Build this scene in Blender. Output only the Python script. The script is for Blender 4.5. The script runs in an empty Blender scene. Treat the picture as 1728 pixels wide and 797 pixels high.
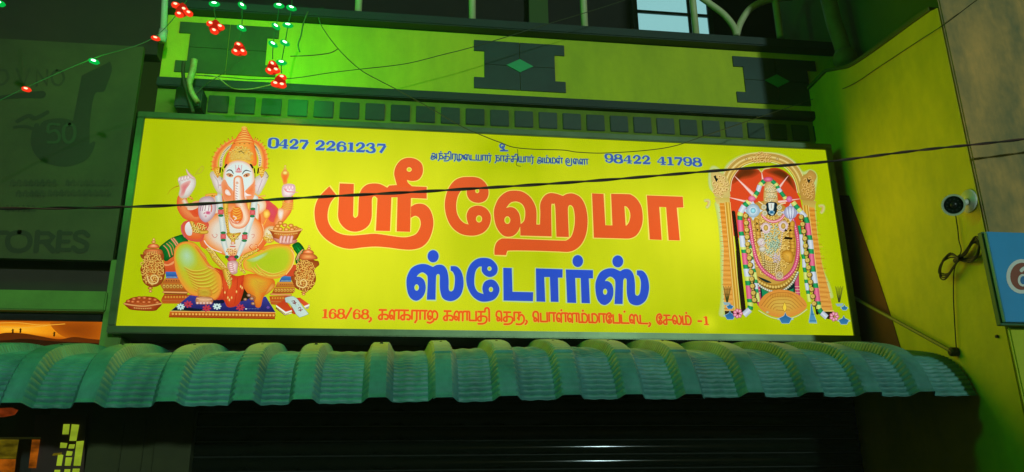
import bpy, bmesh, math, random
from mathutils import Vector, Matrix
from mathutils.geometry import tessellate_polygon

# ------------------------------------------------------------------ camera
SC = bpy.context.scene
COL = SC.collection
R = Matrix(((0.9901871171437305, -0.029092142522190896, -0.13668621103116727),
            (-0.13882691836025055, -0.3168805233421225, -0.9382504040313646),
            (-0.016017483609624437, 0.9480191881865531, -0.3178097843819858)))
R = R.to_quaternion().to_matrix()
CAM = Vector((-0.53184925, -3.85032509, 1.6))
FPX = 1370.8                                   # focal length in photo pixels (1728 wide)
cd = bpy.data.cameras.new('camera'); cam = bpy.data.objects.new('camera', cd); COL.objects.link(cam)
cam.matrix_world = Matrix.Translation(CAM) @ R.to_4x4()
cd.sensor_width = 36; cd.lens = FPX / 1728 * 36; cd.clip_start = 0.05; cd.clip_end = 500
SC.camera = cam
# ------------------------------------------------------------------ world, street light, exposure
w = bpy.data.worlds.new('World'); SC.world = w; w.use_nodes = True
nt = w.node_tree
sky = nt.nodes.new('ShaderNodeTexSky'); sky.sky_type = 'NISHITA'; sky.sun_disc = False
SUN_AZ = (0.25, -1.0); SUN_EL = math.radians(5)
sky.sun_elevation = SUN_EL; sky.sun_rotation = math.atan2(SUN_AZ[0], SUN_AZ[1])
tint = nt.nodes.new('ShaderNodeMix'); tint.data_type = 'RGBA'; tint.blend_type = 'MULTIPLY'
tint.inputs['Factor'].default_value = 1.0
tint.inputs['B'].default_value = (0.62, 1.0, 0.12, 1)
nt.links.new(sky.outputs[0], tint.inputs['A'])
nt.links.new(tint.outputs['Result'], nt.nodes['Background'].inputs['Color'])
nt.nodes['Background'].inputs['Strength'].default_value = 0.013
sd = bpy.data.lights.new('sun', 'SUN'); sun = bpy.data.objects.new('sun', sd); COL.objects.link(sun)
sd.energy = 1.05; sd.angle = math.radians(2); sd.color = (0.66, 1.0, 0.92)
dirn = Vector((SUN_AZ[0], SUN_AZ[1], math.tan(SUN_EL) * math.hypot(*SUN_AZ)))
sun.rotation_euler = dirn.to_track_quat('Z', 'Y').to_euler(); sun.location = (2, -8, 6)
SC.view_settings.view_transform = 'Standard'; SC.view_settings.look = 'None'
SC.view_settings.exposure = 0; SC.view_settings.gamma = 1
SC.cycles.use_denoising = True
SC.cycles.max_bounces = 6
SC.cycles.sample_clamp_indirect = 4

# ------------------------------------------------------------------ helpers
rnd = random.Random(7)
def ray(px, py):
    return R @ Vector(((px - 864) / FPX, -(py - 398.5) / FPX, -1))
def U(px, py, y=0.0):
    d = ray(px, py); return CAM + d * ((y - CAM.y) / d.y)
def UX(px, py, x):
    d = ray(px, py); return CAM + d * ((x - CAM.x) / d.x)
def hexc(h):
    out = []
    for i in (0, 2, 4):
        c = int(h[i:i+2], 16) / 255
        out.append(c / 12.92 if c <= .04045 else ((c + .055) / 1.055) ** 2.4)
    return tuple(out) + (1.0,)
def mixc(a, b, t): return tuple(a[i] * (1 - t) + b[i] * t for i in range(4))
def smooth(pts, closed=False, sub=5):
    """Catmull-Rom through pts; a point with a third value is a corner."""
    n = len(pts); out = []
    rng = range(n if closed else n - 1)
    def P(i): return pts[i % n] if closed else pts[max(0, min(n - 1, i))]
    for i in rng:
        p1, p2 = P(i), P(i + 1)
        p0 = P(i - 1); p3 = P(i + 2)
        c1, c2 = len(p1) > 2, len(p2) > 2
        if c1 and c2: out.append((p1[0], p1[1])); continue
        if c1: p0 = (2 * p1[0] - p2[0], 2 * p1[1] - p2[1])
        if c2: p3 = (2 * p2[0] - p1[0], 2 * p2[1] - p1[1])
        for k in range(sub):
            t = k / sub; t2 = t * t; t3 = t2 * t
            out.append(tuple(.5 * (2 * p1[j] + (p2[j] - p0[j]) * t + (2 * p0[j] - 5 * p1[j] + 4 * p2[j] - p3[j]) * t2
                             + (3 * p1[j] - p0[j] - 3 * p2[j] + p3[j]) * t3) for j in (0, 1)))
    if not closed: out.append((pts[-1][0], pts[-1][1]))
    return out
def mk_mat(name, col, rough=.6, metal=0, spec=.5, noise=.0, nscale=6, bump=0, bscale=60, col2=None, emit=None, estr=1, stretch=1):
    m = bpy.data.materials.new(name); m.use_nodes = True; t = m.node_tree; b = t.nodes['Principled BSDF']
    b.inputs['Roughness'].default_value = rough; b.inputs['Metallic'].default_value = metal
    b.inputs['Specular IOR Level'].default_value = spec
    c = tuple(col[:3]) + (1,)
    b.inputs['Base Color'].default_value = c
    tc = t.nodes.new('ShaderNodeTexCoord')
    if noise > 0:
        n = t.nodes.new('ShaderNodeTexNoise'); n.inputs['Scale'].default_value = nscale
        n.inputs['Detail'].default_value = 7; n.inputs['Roughness'].default_value = .65
        n2 = t.nodes.new('ShaderNodeTexNoise'); n2.inputs['Scale'].default_value = nscale * 7
        n2.inputs['Detail'].default_value = 5
        mpn = t.nodes.new('ShaderNodeMapping'); mpn.inputs['Scale'].default_value = (1, 1, stretch); t.links.new(tc.outputs['Object'], mpn.inputs['Vector'])
        t.links.new(mpn.outputs[0], n.inputs['Vector']); t.links.new(tc.outputs['Object'], n2.inputs['Vector'])
        r = t.nodes.new('ShaderNodeMapRange'); r.inputs['From Min'].default_value = .35; r.inputs['From Max'].default_value = .68
        t.links.new(n.outputs['Fac'], r.inputs['Value'])
        ad = t.nodes.new('ShaderNodeMath'); ad.operation = 'MULTIPLY_ADD'; ad.inputs[1].default_value = .45
        t.links.new(n2.outputs['Fac'], ad.inputs[0]); t.links.new(r.outputs[0], ad.inputs[2])
        sb = t.nodes.new('ShaderNodeMath'); sb.operation = 'SUBTRACT'; sb.use_clamp = True; sb.inputs[1].default_value = .22
        t.links.new(ad.outputs[0], sb.inputs[0])
        mx = t.nodes.new('ShaderNodeMix'); mx.data_type = 'RGBA'
        d = tuple(col2[:3]) + (1,) if col2 else tuple(v * (1 - noise) for v in col[:3]) + (1,)
        mx.inputs['A'].default_value = c; mx.inputs['B'].default_value = d
        t.links.new(sb.outputs[0], mx.inputs['Factor']); t.links.new(mx.outputs['Result'], b.inputs['Base Color'])
    if bump > 0:
        n = t.nodes.new('ShaderNodeTexNoise'); n.inputs['Scale'].default_value = bscale; n.inputs['Detail'].default_value = 6
        t.links.new(tc.outputs['Object'], n.inputs['Vector'])
        bp = t.nodes.new('ShaderNodeBump'); bp.inputs['Strength'].default_value = bump; bp.inputs['Distance'].default_value = .01
        t.links.new(n.outputs['Fac'], bp.inputs['Height']); t.links.new(bp.outputs[0], b.inputs['Normal'])
    if emit:
        b.inputs['Emission Color'].default_value = tuple(emit[:3]) + (1,); b.inputs['Emission Strength'].default_value = estr
    return m
def link(name, me, mat, parent=None, loc=None):
    o = bpy.data.objects.new(name, me); COL.objects.link(o)
    if mat is not None and not me.materials: me.materials.append(mat)
    if loc is not None: o.location = loc
    if parent is not None: o.parent = parent
    return o
def rec(name, bm, mat, parent=None, shade=False):
    """bmesh in world coordinates -> one object; parented things keep world placement (parents sit unrotated)."""
    me = bpy.data.meshes.new(name)
    bmesh.ops.recalc_face_normals(bm, faces=bm.faces[:])
    if parent is not None: bmesh.ops.translate(bm, verts=bm.verts[:], vec=-wloc(parent))
    if shade:
        for f in bm.faces: f.smooth = True
    bm.to_mesh(me); bm.free()
    return link(name, me, mat, parent)
def wloc(o):
    v = Vector(o.location)
    while o.parent: o = o.parent; v = v + Vector(o.location)
    return v
def tag(o, label=None, cat=None, group=None, kind=None):
    if label: o['label'] = label
    if cat: o['category'] = cat
    if group: o['group'] = group
    if kind: o['kind'] = kind
    return o
def thing(name, loc, label, cat, group=None):
    o = bpy.data.objects.new(name, None); COL.objects.link(o); o.location = loc; o.empty_display_size = .1
    return tag(o, label, cat, group)
def bx(bm, x0, x1, y0, y1, z0, z1, bevel=0):
    r = bmesh.ops.create_cube(bm, size=1)
    for v in r['verts']:
        v.co = Vector((x0 + (v.co.x + .5) * (x1 - x0), y0 + (v.co.y + .5) * (y1 - y0), z0 + (v.co.z + .5) * (z1 - z0)))
    if bevel:
        es = list({e for v in r['verts'] for e in v.link_edges})
        bmesh.ops.bevel(bm, geom=es, offset=bevel, segments=2, affect='EDGES')
    return bm
def box(name, dims, mat, parent=None, bevel=0):
    return rec(name, bx(bmesh.new(), *dims, bevel), mat, parent)
def prism(bm, loop, ext):
    """closed planar loop of Vectors extruded by vector ext"""
    tris = tessellate_polygon([loop]); a = [bm.verts.new(v) for v in loop]; b = [bm.verts.new(v + ext) for v in loop]
    for t in tris:
        try: bm.faces.new([a[i] for i in t]); bm.faces.new([b[i] for i in reversed(t)])
        except ValueError: pass
    n = len(loop)
    for i in range(n):
        bm.faces.new((a[i], a[(i + 1) % n], b[(i + 1) % n], b[i]))
    return bm
def tube(bm, pts, r, seg=8, cap=True):
    pts = [Vector(p) for p in pts]; rings = []
    up = Vector((0.13, .9, .4)).normalized()
    for i, p in enumerate(pts):
        d = (pts[min(i + 1, len(pts) - 1)] - pts[max(i - 1, 0)])
        if d.length < 1e-9: d = Vector((0, 0, 1))
        d.normalize(); s = d.cross(up)
        if s.length < 1e-3: s = d.cross(Vector((1, 0, 0)))
        s.normalize(); t = d.cross(s); up = -t if False else up
        rr = r[i] if isinstance(r, (list, tuple)) else r
        rings.append([bm.verts.new(p + (s * math.cos(2 * math.pi * k / seg) + t * math.sin(2 * math.pi * k / seg)) * rr) for k in range(seg)])
    for a, b in zip(rings, rings[1:]):
        for k in range(seg): bm.faces.new((a[k], a[(k + 1) % seg], b[(k + 1) % seg], b[k]))
    if cap and seg > 2:
        bm.faces.new(rings[0][::-1]); bm.faces.new(rings[-1])
    return bm
def spline3(pts, sub=8):
    out = []; n = len(pts); pts = [Vector(p) for p in pts]
    for i in range(n - 1):
        p0, p1, p2, p3 = pts[max(i - 1, 0)], pts[i], pts[i + 1], pts[min(i + 2, n - 1)]
        for k in range(sub):
            t = k / sub
            out.append(.5 * (2 * p1 + (p2 - p0) * t + (2 * p0 - 5 * p1 + 4 * p2 - p3) * t * t + (3 * p1 - p0 - 3 * p2 + p3) * t ** 3))
    out.append(pts[-1]); return out
def lathe(bm, prof, axis_o, axis_d, seg=24):
    d = Vector(axis_d).normalized(); s = d.cross(Vector((0, 0, 1)));
    if s.length < 1e-3: s = Vector((1, 0, 0))
    s.normalize(); t = d.cross(s); rings = []
    for (h, r) in prof:
        rings.append([bm.verts.new(Vector(axis_o) + d * h + (s * math.cos(2 * math.pi * k / seg) + t * math.sin(2 * math.pi * k / seg)) * max(r, 1e-4)) for k in range(seg)])
    for a, b in zip(rings, rings[1:]):
        for k in range(seg): bm.faces.new((a[k], a[(k + 1) % seg], b[(k + 1) % seg], b[k]))
    bm.faces.new(rings[0][::-1]); bm.faces.new(rings[-1]); return bm

# ------------------------------------------------------------------ printed graphics: thin coloured vinyl layers in one mesh
PXM = 0.00312                                  # metres per photo pixel on the sign
class Print:
    step = 0.00004
    def __init__(s, y=-0.004, to=None):
        s.v = []; s.f = []; s.c = []; s.k = 0; s.y = y; s.Z = (0, 0, 1.0)
        s.to = to or (lambda x, yy: (lambda p: (p.x, p.z))(U(x, yy, 0)))
    def zoom(s, x0, y0, k): s.Z = (x0, y0, k)
    def m(s, p):
        x, y = s.Z[0] + p[0] / s.Z[2], s.Z[1] + p[1] / s.Z[2]
        return s.to(x, y)
    def layer(s): s.k += 1; return s.y - s.k * s.step
    def tri(s, pts2, cols, faces, yy):
        o = len(s.v)
        for (x, z), c in zip(pts2, cols): s.v.append((x, yy, z)); s.c.append(c)
        for f in faces: s.f.append(tuple(o + i for i in f))
    def poly(s, pts, col, holes=(), out=None, ow=1.2, sm=True, sub=5, grad=None, raw=False):
        C = smooth(pts, True, sub) if sm else [(p[0], p[1]) for p in pts]
        H = [smooth(h, True, sub) if sm else list(h) for h in holes]
        if out:
            for loop in [C] + H: s.stroke(loop, ow * 2, out, closed=True, sm=False, raw=raw)
        mm = (lambda p: p) if raw else s.m
        L = [[mm(p) for p in loop] for loop in [C] + H]
        tris = tessellate_polygon([[Vector((a, b, 0)) for a, b in l] for l in L])
        flat = [p for l in L for p in l]
        col = hexc(col) if isinstance(col, str) else col
        cols = [col] * len(flat)
        if grad:
            c2 = hexc(grad[0]); ax = grad[1]; vals = [p[ax] for p in flat]; lo, hi = min(vals), max(vals)
            cols = [mixc(col, c2, (v - lo) / (hi - lo + 1e-9)) for v in vals]
        s.tri(flat, cols, tris, s.layer())
    def blob(s, pts, cols, cen=None, fr=None, sm=True, sub=4):
        C = smooth(pts, True, sub) if sm else pts
        L = [s.m(p) for p in C]
        if cen is None: c = (sum(p[0] for p in L) / len(L), sum(p[1] for p in L) / len(L))
        else: c = s.m(cen)
        cols = [hexc(k) for k in cols]; n = len(cols)
        fr = fr or [1 - i / (n - 1) for i in range(n)]
        V = []; K = []
        for f, k in zip(fr, cols):
            if f <= 0: V.append(c); K.append(k)
            else:
                for p in L: V.append((c[0] + (p[0] - c[0]) * f, c[1] + (p[1] - c[1]) * f)); K.append(k)
        F = []; q = len(L)
        for r in range(n - 1):
            last = fr[r + 1] <= 0
            for i in range(q):
                j = (i + 1) % q
                if last: F.append((r * q + i, r * q + j, (r + 1) * q))
                else: F.append((r * q + i, r * q + j, (r + 1) * q + j, (r + 1) * q + i))
        s.tri(V, K, F, s.layer())
    def ell(s, cx, cy, rx, ry, cols, n=18, rot=0):
        pts = []
        for i in range(n):
            a = 2 * math.pi * i / n; x, y = rx * math.cos(a), ry * math.sin(a)
            pts.append((cx + x * math.cos(rot) - y * math.sin(rot), cy + x * math.sin(rot) + y * math.cos(rot)))
        if isinstance(cols, str): cols = [cols, cols]
        s.blob(pts, cols, (cx, cy), sm=False)
    def stroke(s, pts, w, ce, cm=None, closed=False, sm=True, sub=5, raw=False, cap=True):
        """w in photo pixels (or metres if raw); number or list along the path"""
        n0 = len(pts)
        C = smooth(pts, closed, sub) if sm else [(p[0], p[1]) for p in pts]
        L = C if raw else [s.m(p) for p in C]
        # drop duplicates
        Q = [L[0]]
        for p in L[1:]:
            if math.hypot(p[0] - Q[-1][0], p[1] - Q[-1][1]) > 1e-6: Q.append(p)
        if closed and math.hypot(Q[0][0] - Q[-1][0], Q[0][1] - Q[-1][1]) < 1e-6: Q.pop()
        L = Q; n = len(L)
        if n < 2: return
        k = 1 if raw else PXM
        def wid(i):
            if not isinstance(w, (list, tuple)): return w * k / 2
            t = i / max(1, n - 1) * (len(w) - 1); a = int(min(t, len(w) - 2)); return (w[a] * (1 - (t - a)) + w[a + 1] * (t - a)) * k / 2
        ce = hexc(ce); cm = hexc(cm) if cm else ce
        V = []; K = []; F = []
        for i in range(n):
            if closed: a, b = L[(i - 1) % n], L[(i + 1) % n]
            else: a, b = L[max(i - 1, 0)], L[min(i + 1, n - 1)]
            dx, dz = b[0] - a[0], b[1] - a[1]; l = math.hypot(dx, dz) or 1
            nx, nz = -dz / l, dx / l; r = wid(i)
            # mitre
            if (closed or 0 < i < n - 1):
                e = math.hypot(L[i][0] - a[0], L[i][1] - a[1]) or 1
                e1 = ((L[i][0] - a[0]) / e, (L[i][1] - a[1]) / e)
                cs = abs(nx * -e1[1] + nz * e1[0]); r2 = r / max(cs, .55)
            else: r2 = r
            V += [(L[i][0] + nx * r2, L[i][1] + nz * r2), L[i], (L[i][0] - nx * r2, L[i][1] - nz * r2)]
            K += [ce, cm, ce]
        rg = n if closed else n - 1
        for i in range(rg):
            j = (i + 1) % n
            F += [(3 * i, 3 * j, 3 * j + 1, 3 * i + 1), (3 * i + 1, 3 * j + 1, 3 * j + 2, 3 * i + 2)]
        if cap and not closed:
            for i, nb in ((0, 1), (n - 1, n - 2)):
                o = len(V); r = wid(i); V.append(L[i]); K.append(cm)
                a0 = math.atan2(L[i][1] - L[nb][1], L[i][0] - L[nb][0])
                for q in range(7):
                    a = a0 - math.pi / 2 + math.pi * q / 6; V.append((L[i][0] + math.cos(a) * r, L[i][1] + math.sin(a) * r)); K.append(ce)
                for q in range(6): F.append((o, o + 1 + q, o + 2 + q))
        s.tri(V, K, F, s.layer())
    def build(s, name, mat, parent):
        me = bpy.data.meshes.new(name); L = wloc(parent)
        me.from_pydata([(a - L.x, b - L.y, c - L.z) for a, b, c in s.v], [], s.f)
        at = me.color_attributes.new('Col', 'FLOAT_COLOR', 'POINT')
        buf = [q for c in s.c for q in c]; at.data.foreach_set('color', buf)
        me.materials.append(mat)
        return link(name, me, None, parent)
# ------------------------------------------------------------------ stroke glyphs (baseline 0, letter height 1)
def T(*s): return s
GL = {
 # Tamil consonants and signs, each: (advance, [strokes]); 'l' straight, 's' smooth, 'o' closed loop
 'ka': (1.1, [('l', [(0, 1), (.85, 1)]), ('l', [(.38, 1), (.38, .02)]), ('s', [(.38, .02), (.16, .0), (.02, .2), (.14, .42), (.4, .5), (.8, .5), (1.0, .3), (.9, .03), (.68, .05)])]),
 'cha': (1.05, [('l', [(.05, 1), (.85, 1)]), ('l', [(.38, 1), (.38, .02)]), ('s', [(.38, .02), (.16, .0), (.02, .2), (.14, .42), (.4, .5), (.95, .5)])]),
 'tha': (1.1, [('l', [(0, 1), (.85, 1)]), ('l', [(.38, 1), (.38, .02)]), ('s', [(.38, .02), (.16, .0), (.02, .2), (.14, .42), (.4, .5), (.8, .5), (1.0, .3), (.92, -.1), (.6, -.3), (.1, -.32)])]),
 'nna': (1.6, [('o', [(.40, .24), (.24, .42), (.08, .24), (.24, .06)]), ('s', [(.07, .24), (.05, .7), (.28, 1.0), (.52, .75), (.52, 0)]), ('s', [(.52, .7), (.7, .98), (.92, .8), (.93, 0)]), ('l', [(.93, .8), (1.05, 1), (1.6, 1)]), ('l', [(1.4, 1), (1.4, 0)])]),
 'na3': (1.2, [('o', [(.40, .24), (.24, .42), (.08, .24), (.24, .06)]), ('s', [(.07, .24), (.05, .7), (.28, 1.0), (.52, .75), (.52, 0)]), ('l', [(.52, .8), (.62, 1), (1.2, 1)]), ('l', [(1.0, 1), (1.0, 0)])]),
 'ra': (.85, [('l', [(.08, 0), (.08, 1), (.78, 1)]), ('l', [(.58, 1), (.58, 0), (.42, -.28)])]),
 'aa': (.85, [('l', [(.08, 0), (.08, 1), (.78, 1)]), ('l', [(.58, 1), (.58, 0)])]),
 'pa': (.9, [('l', [(.06, 1), (.06, .03), (.76, .03), (.76, 1)])]),
 'ma': (1.1, [('l', [(.06, 1), (.06, .03), (.62, .03)]), ('l', [(.42, .03), (.42, .97)]), ('s', [(.42, .97), (.75, .97), (.97, .7), (.97, .3), (.8, .03), (.6, .03)])]),
 'ya': (1.1, [('s', [(.05, 1), (.03, .3), (.2, .02), (.4, .2), (.42, 1)]), ('l', [(.3, .03), (.92, .03), (.92, 1)])]),
 'ta': (.95, [('l', [(.06, 1), (.06, .03), (.86, .03)])]),
 'la': (1.1, [('o', [(.40, .24), (.24, .42), (.08, .24), (.24, .06)]), ('s', [(.07, .24), (.05, .7), (.28, 1.0), (.5, .75), (.54, .2), (.74, .02), (.95, .25), (.97, .7), (.82, .98)])]),
 'ja': (1.15, [('o', [(.40, .24), (.24, .42), (.08, .24), (.24, .06)]), ('s', [(.07, .24), (.05, .7), (.28, 1.0), (.5, .8), (.52, .25)]), ('s', [(.52, .75), (.72, 1.0), (1.0, .8), (1.05, .4), (.9, .08), (.68, .1), (.62, -.1), (.3, -.3), (.02, -.25)])]),
 'na1': (1.0, [('l', [(.05, 1), (.85, 1)]), ('l', [(.28, 1), (.28, 0), (.05, -.3)]), ('s', [(.28, .55), (.6, .65), (.85, .4), (.7, .03), (.45, .08)])]),
 'a': (1.25, [('s', [(.5, .35), (.3, .55), (.12, .5), (.18, .3), (.5, .3), (.75, .7), (.5, 1.0), (.2, .85)]), ('s', [(.15, .25), (.02, .1), (.2, -.12), (.6, 0), (.85, .25)]), ('l', [(1.0, 1), (1.0, -.1)]), ('l', [(.6, .3), (1.0, .3)])]),
 'u': (1.0, [('s', [(.3, .6), (.45, .5), (.5, .8), (.25, 1), (.05, .8), (.1, .5), (.5, .2), (.1, .03)]), ('l', [(.05, .02), (.95, .02)])]),
 'e': (.78, [('s', [(.28, .38), (.12, .3), (.18, .05), (.38, .12), (.34, .36), (.16, .45), (.03, .6), (.1, 1.0), (.35, 1.1), (.56, .9), (.58, 0)])]),
 'ee': (.72, [('s', [(.38, .85), (.28, .7), (.45, .6), (.58, .8), (.45, 1.1), (.2, 1.05), (.03, .75), (.03, .35), (.2, .03), (.48, .05), (.55, .28), (.4, .42), (.26, .3), (.34, .18)])]),
 'ai': (1.15, [('o', [(.40, .24), (.24, .42), (.08, .24), (.24, .06)]), ('s', [(.07, .24), (.05, .7), (.28, 1.0), (.5, .75), (.5, 0)]), ('s', [(.5, .7), (.68, .98), (.88, .8), (.9, .35), (1.06, .03)])]),
 'i': (.35, [('s', [(-.3, 1), (-.25, 1.35), (.0, 1.42), (.15, 1.15), (.16, 0)])]),
 'uu': (.45, [('s', [(-.2, 1), (.15, 1), (.3, .7), (.2, .35), (-.1, .3)])]),
 'mu': (1.3, [('l', [(.06, 1), (.06, .03), (.62, .03)]), ('l', [(.42, .03), (.42, .97)]), ('s', [(.42, .97), (.85, .9), (.97, .55), (.8, .1), (.4, -.25), (.1, -.1)]), ('s', [(.9, .7), (1.15, .8), (1.2, .2)])]),
 'thu': (1.35, [('s', [(.4, .6), (.2, .5), (.3, .2), (.6, .3), (.6, .8), (.3, 1), (.03, .7), (.03, .1), (.3, -.3), (.9, -.3), (1.05, .1), (1.05, 1)])]),
 'ru': (1.25, [('l', [(.08, 0), (.08, 1), (.78, 1)]), ('l', [(.58, 1), (.58, .1)]), ('s', [(.45, .35), (.85, .75), (1.12, .5), (1.1, 0), (.75, -.3), (.3, -.28)])]),
 '.': (0, []), ',': (.4, [('s', [(.12, .12), (.2, .02), (.15, -.15), (.02, -.28)])]), ' ': (.55, []), '-': (.75, [('l', [(.08, .42), (.6, .42)])]), '/': (.75, [('l', [(.02, -.05), (.62, 1.2)])]),
}
DG = {  # slab digits: strokes with widths relative to the letter height
 '0': (.86, [('o', [(.42, 1.0), (.12, .85), (.1, .5), (.12, .15), (.42, 0), (.72, .15), (.76, .5), (.72, .85)], [.1, .22, .26, .22, .1, .22, .26, .22, .1])]),
 '1': (.66, [('l', [(.34, .98), (.34, .03)], .26), ('l', [(.06, .84), (.3, .93)], .1), ('l', [(.04, .05), (.62, .05)], .11)]),
 '2': (.84, [('s', [(.14, .72), (.3, .95), (.55, .92), (.64, .7), (.5, .45), (.12, .12)], [.22, .12, .18, .26, .18, .08]), ('l', [(.08, .09), (.74, .11)], .2), ('l', [(.74, .08), (.76, .3)], .08)]),
 '3': (.84, [('s', [(.12, .76), (.3, .96), (.56, .9), (.58, .66), (.34, .52)], [.2, .1, .2, .22, .08]), ('s', [(.34, .52), (.64, .42), (.66, .16), (.36, .02), (.1, .16)], [.08, .22, .24, .12, .22])]),
 '4': (.88, [('l', [(.56, .98), (.56, .04)], .24), ('l', [(.5, .95), (.06, .32)], .08), ('l', [(.04, .3), (.84, .3)], .1), ('l', [(.32, .04), (.8, .04)], .09)]),
 '6': (.86, [('o', [(.44, .6), (.18, .48), (.14, .28), (.22, .08), (.44, 0), (.68, .1), (.72, .3), (.66, .5)], [.08, .2, .22, .2, .08, .2, .24, .2, .08]), ('s', [(.16, .3), (.14, .65), (.34, .95), (.6, .92), (.68, .78)], [.22, .24, .14, .1, .2])]),
 '7': (.8, [('l', [(.08, .9), (.74, .9)], .18), ('l', [(.72, .84), (.34, .03)], .22), ('l', [(.1, .66), (.1, .95)], .08)]),
 '8': (.86, [('o', [(.42, 1), (.18, .88), (.2, .66), (.42, .54), (.66, .66), (.66, .88)], [.09, .2, .22, .12, .22, .2, .09]), ('o', [(.42, .54), (.14, .42), (.12, .16), (.42, 0), (.72, .16), (.7, .42)], [.1, .22, .25, .09, .25, .22, .1])]),
}
DG['9'] = (.86, [(k, [(.86 - x, 1 - y) for x, y in p], wd) for k, p, wd in DG['6'][1]])
def text_strokes(seq, table):
    out = []; x = 0; lastadv = 0
    for g in seq:
        if g == '.':          # dot above the letter just set
            out.append(('d', (x - lastadv * .52, 1.32), .2)); continue
        adv, st = table[g] if g in table else GL[g]
        for q in st:
            out.append((q[0], [(x + a, b) for a, b in q[1]], q[2] if len(q) > 2 else None))
        x += adv; lastadv = adv
    return out, x
def put_text(pr, seq, table, p0, p1, hpx, wdt, col, outl=None, ow=.0):
    """seq set between photo points p0 (baseline start) and p1 (end), hpx = letter height in photo pixels"""
    st, W = text_strokes(seq, table)
    a, b = U(*p0), U(*p1); L = (b.x - a.x); sx = L / W; h = hpx * PXM; dz = (b.z - a.z) / L
    def mp(p): x = a.x + p[0] * sx; return (x, a.z + (x - a.x) * dz + p[1] * h)
    for pas in ((1, 0) if outl else (0,)):
        for q in st:
            c = outl if pas else col; ex = ow * PXM if pas else 0
            if q[0] == 'd':
                m = mp(q[1]); r = q[2] * h * .62 + ex / 2
                pts = [(m[0] + r * math.cos(t * math.pi / 5), m[1] + r * math.sin(t * math.pi / 5)) for t in range(10)]
                pr.poly(pts, c, sm=False, raw=True); continue
            ww = q[2] if q[2] is not None else wdt
            bf = 1.22 if wdt is None else 1
            ww = [k * h * bf + ex for k in ww] if isinstance(ww, list) else ww * h * bf + ex
            pts = q[1]
            if q[0] == 'l':
                for i in range(len(pts) - 1):
                    pr.stroke([mp(pts[i]), mp(pts[i + 1])], ww, c, sm=False, raw=True, cap=(wdt is not None and len(pts) > 2 and i > 0) or False)
            else:
                pp = smooth(pts, q[0] == 'o', 5)
                if q[0] == 'o': pp = pp + [pp[0]]
                pr.stroke([mp(p) for p in pp], ww, c, sm=False, raw=True)
    return pr
INV = ['a', 'na1', '.', 'tha', 'i', 'ra', 'mu', 'ai', 'ta', 'ya', 'aa', 'ra', '.', ' ', 'na1', 'aa', 'cha', '.', 'cha', 'i', 'ya', 'aa', 'ra', '.', ' ', 'a', 'ma', '.', 'ma', 'na3', '.', ' ', 'thu', 'ai', 'nna']
ADR1 = ['1', '6', '8', '/', '6', '8', ',', ' ', 'ka', 'na3', 'ka', 'ra', 'aa', 'ja', ' ', 'ka', 'nna', 'pa', 'tha', 'i', ' ', 'e', 'tha', 'ru', ',']
ADR2 = ['e', 'pa', 'aa', 'na3', '.', 'na3', 'ma', '.', 'ma', 'aa', 'ee', 'pa', 'ta', '.', 'ai', 'ta', ',', ' ', 'ee', 'cha', 'la', 'ma', '.', ' ', '-', '1']

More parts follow.
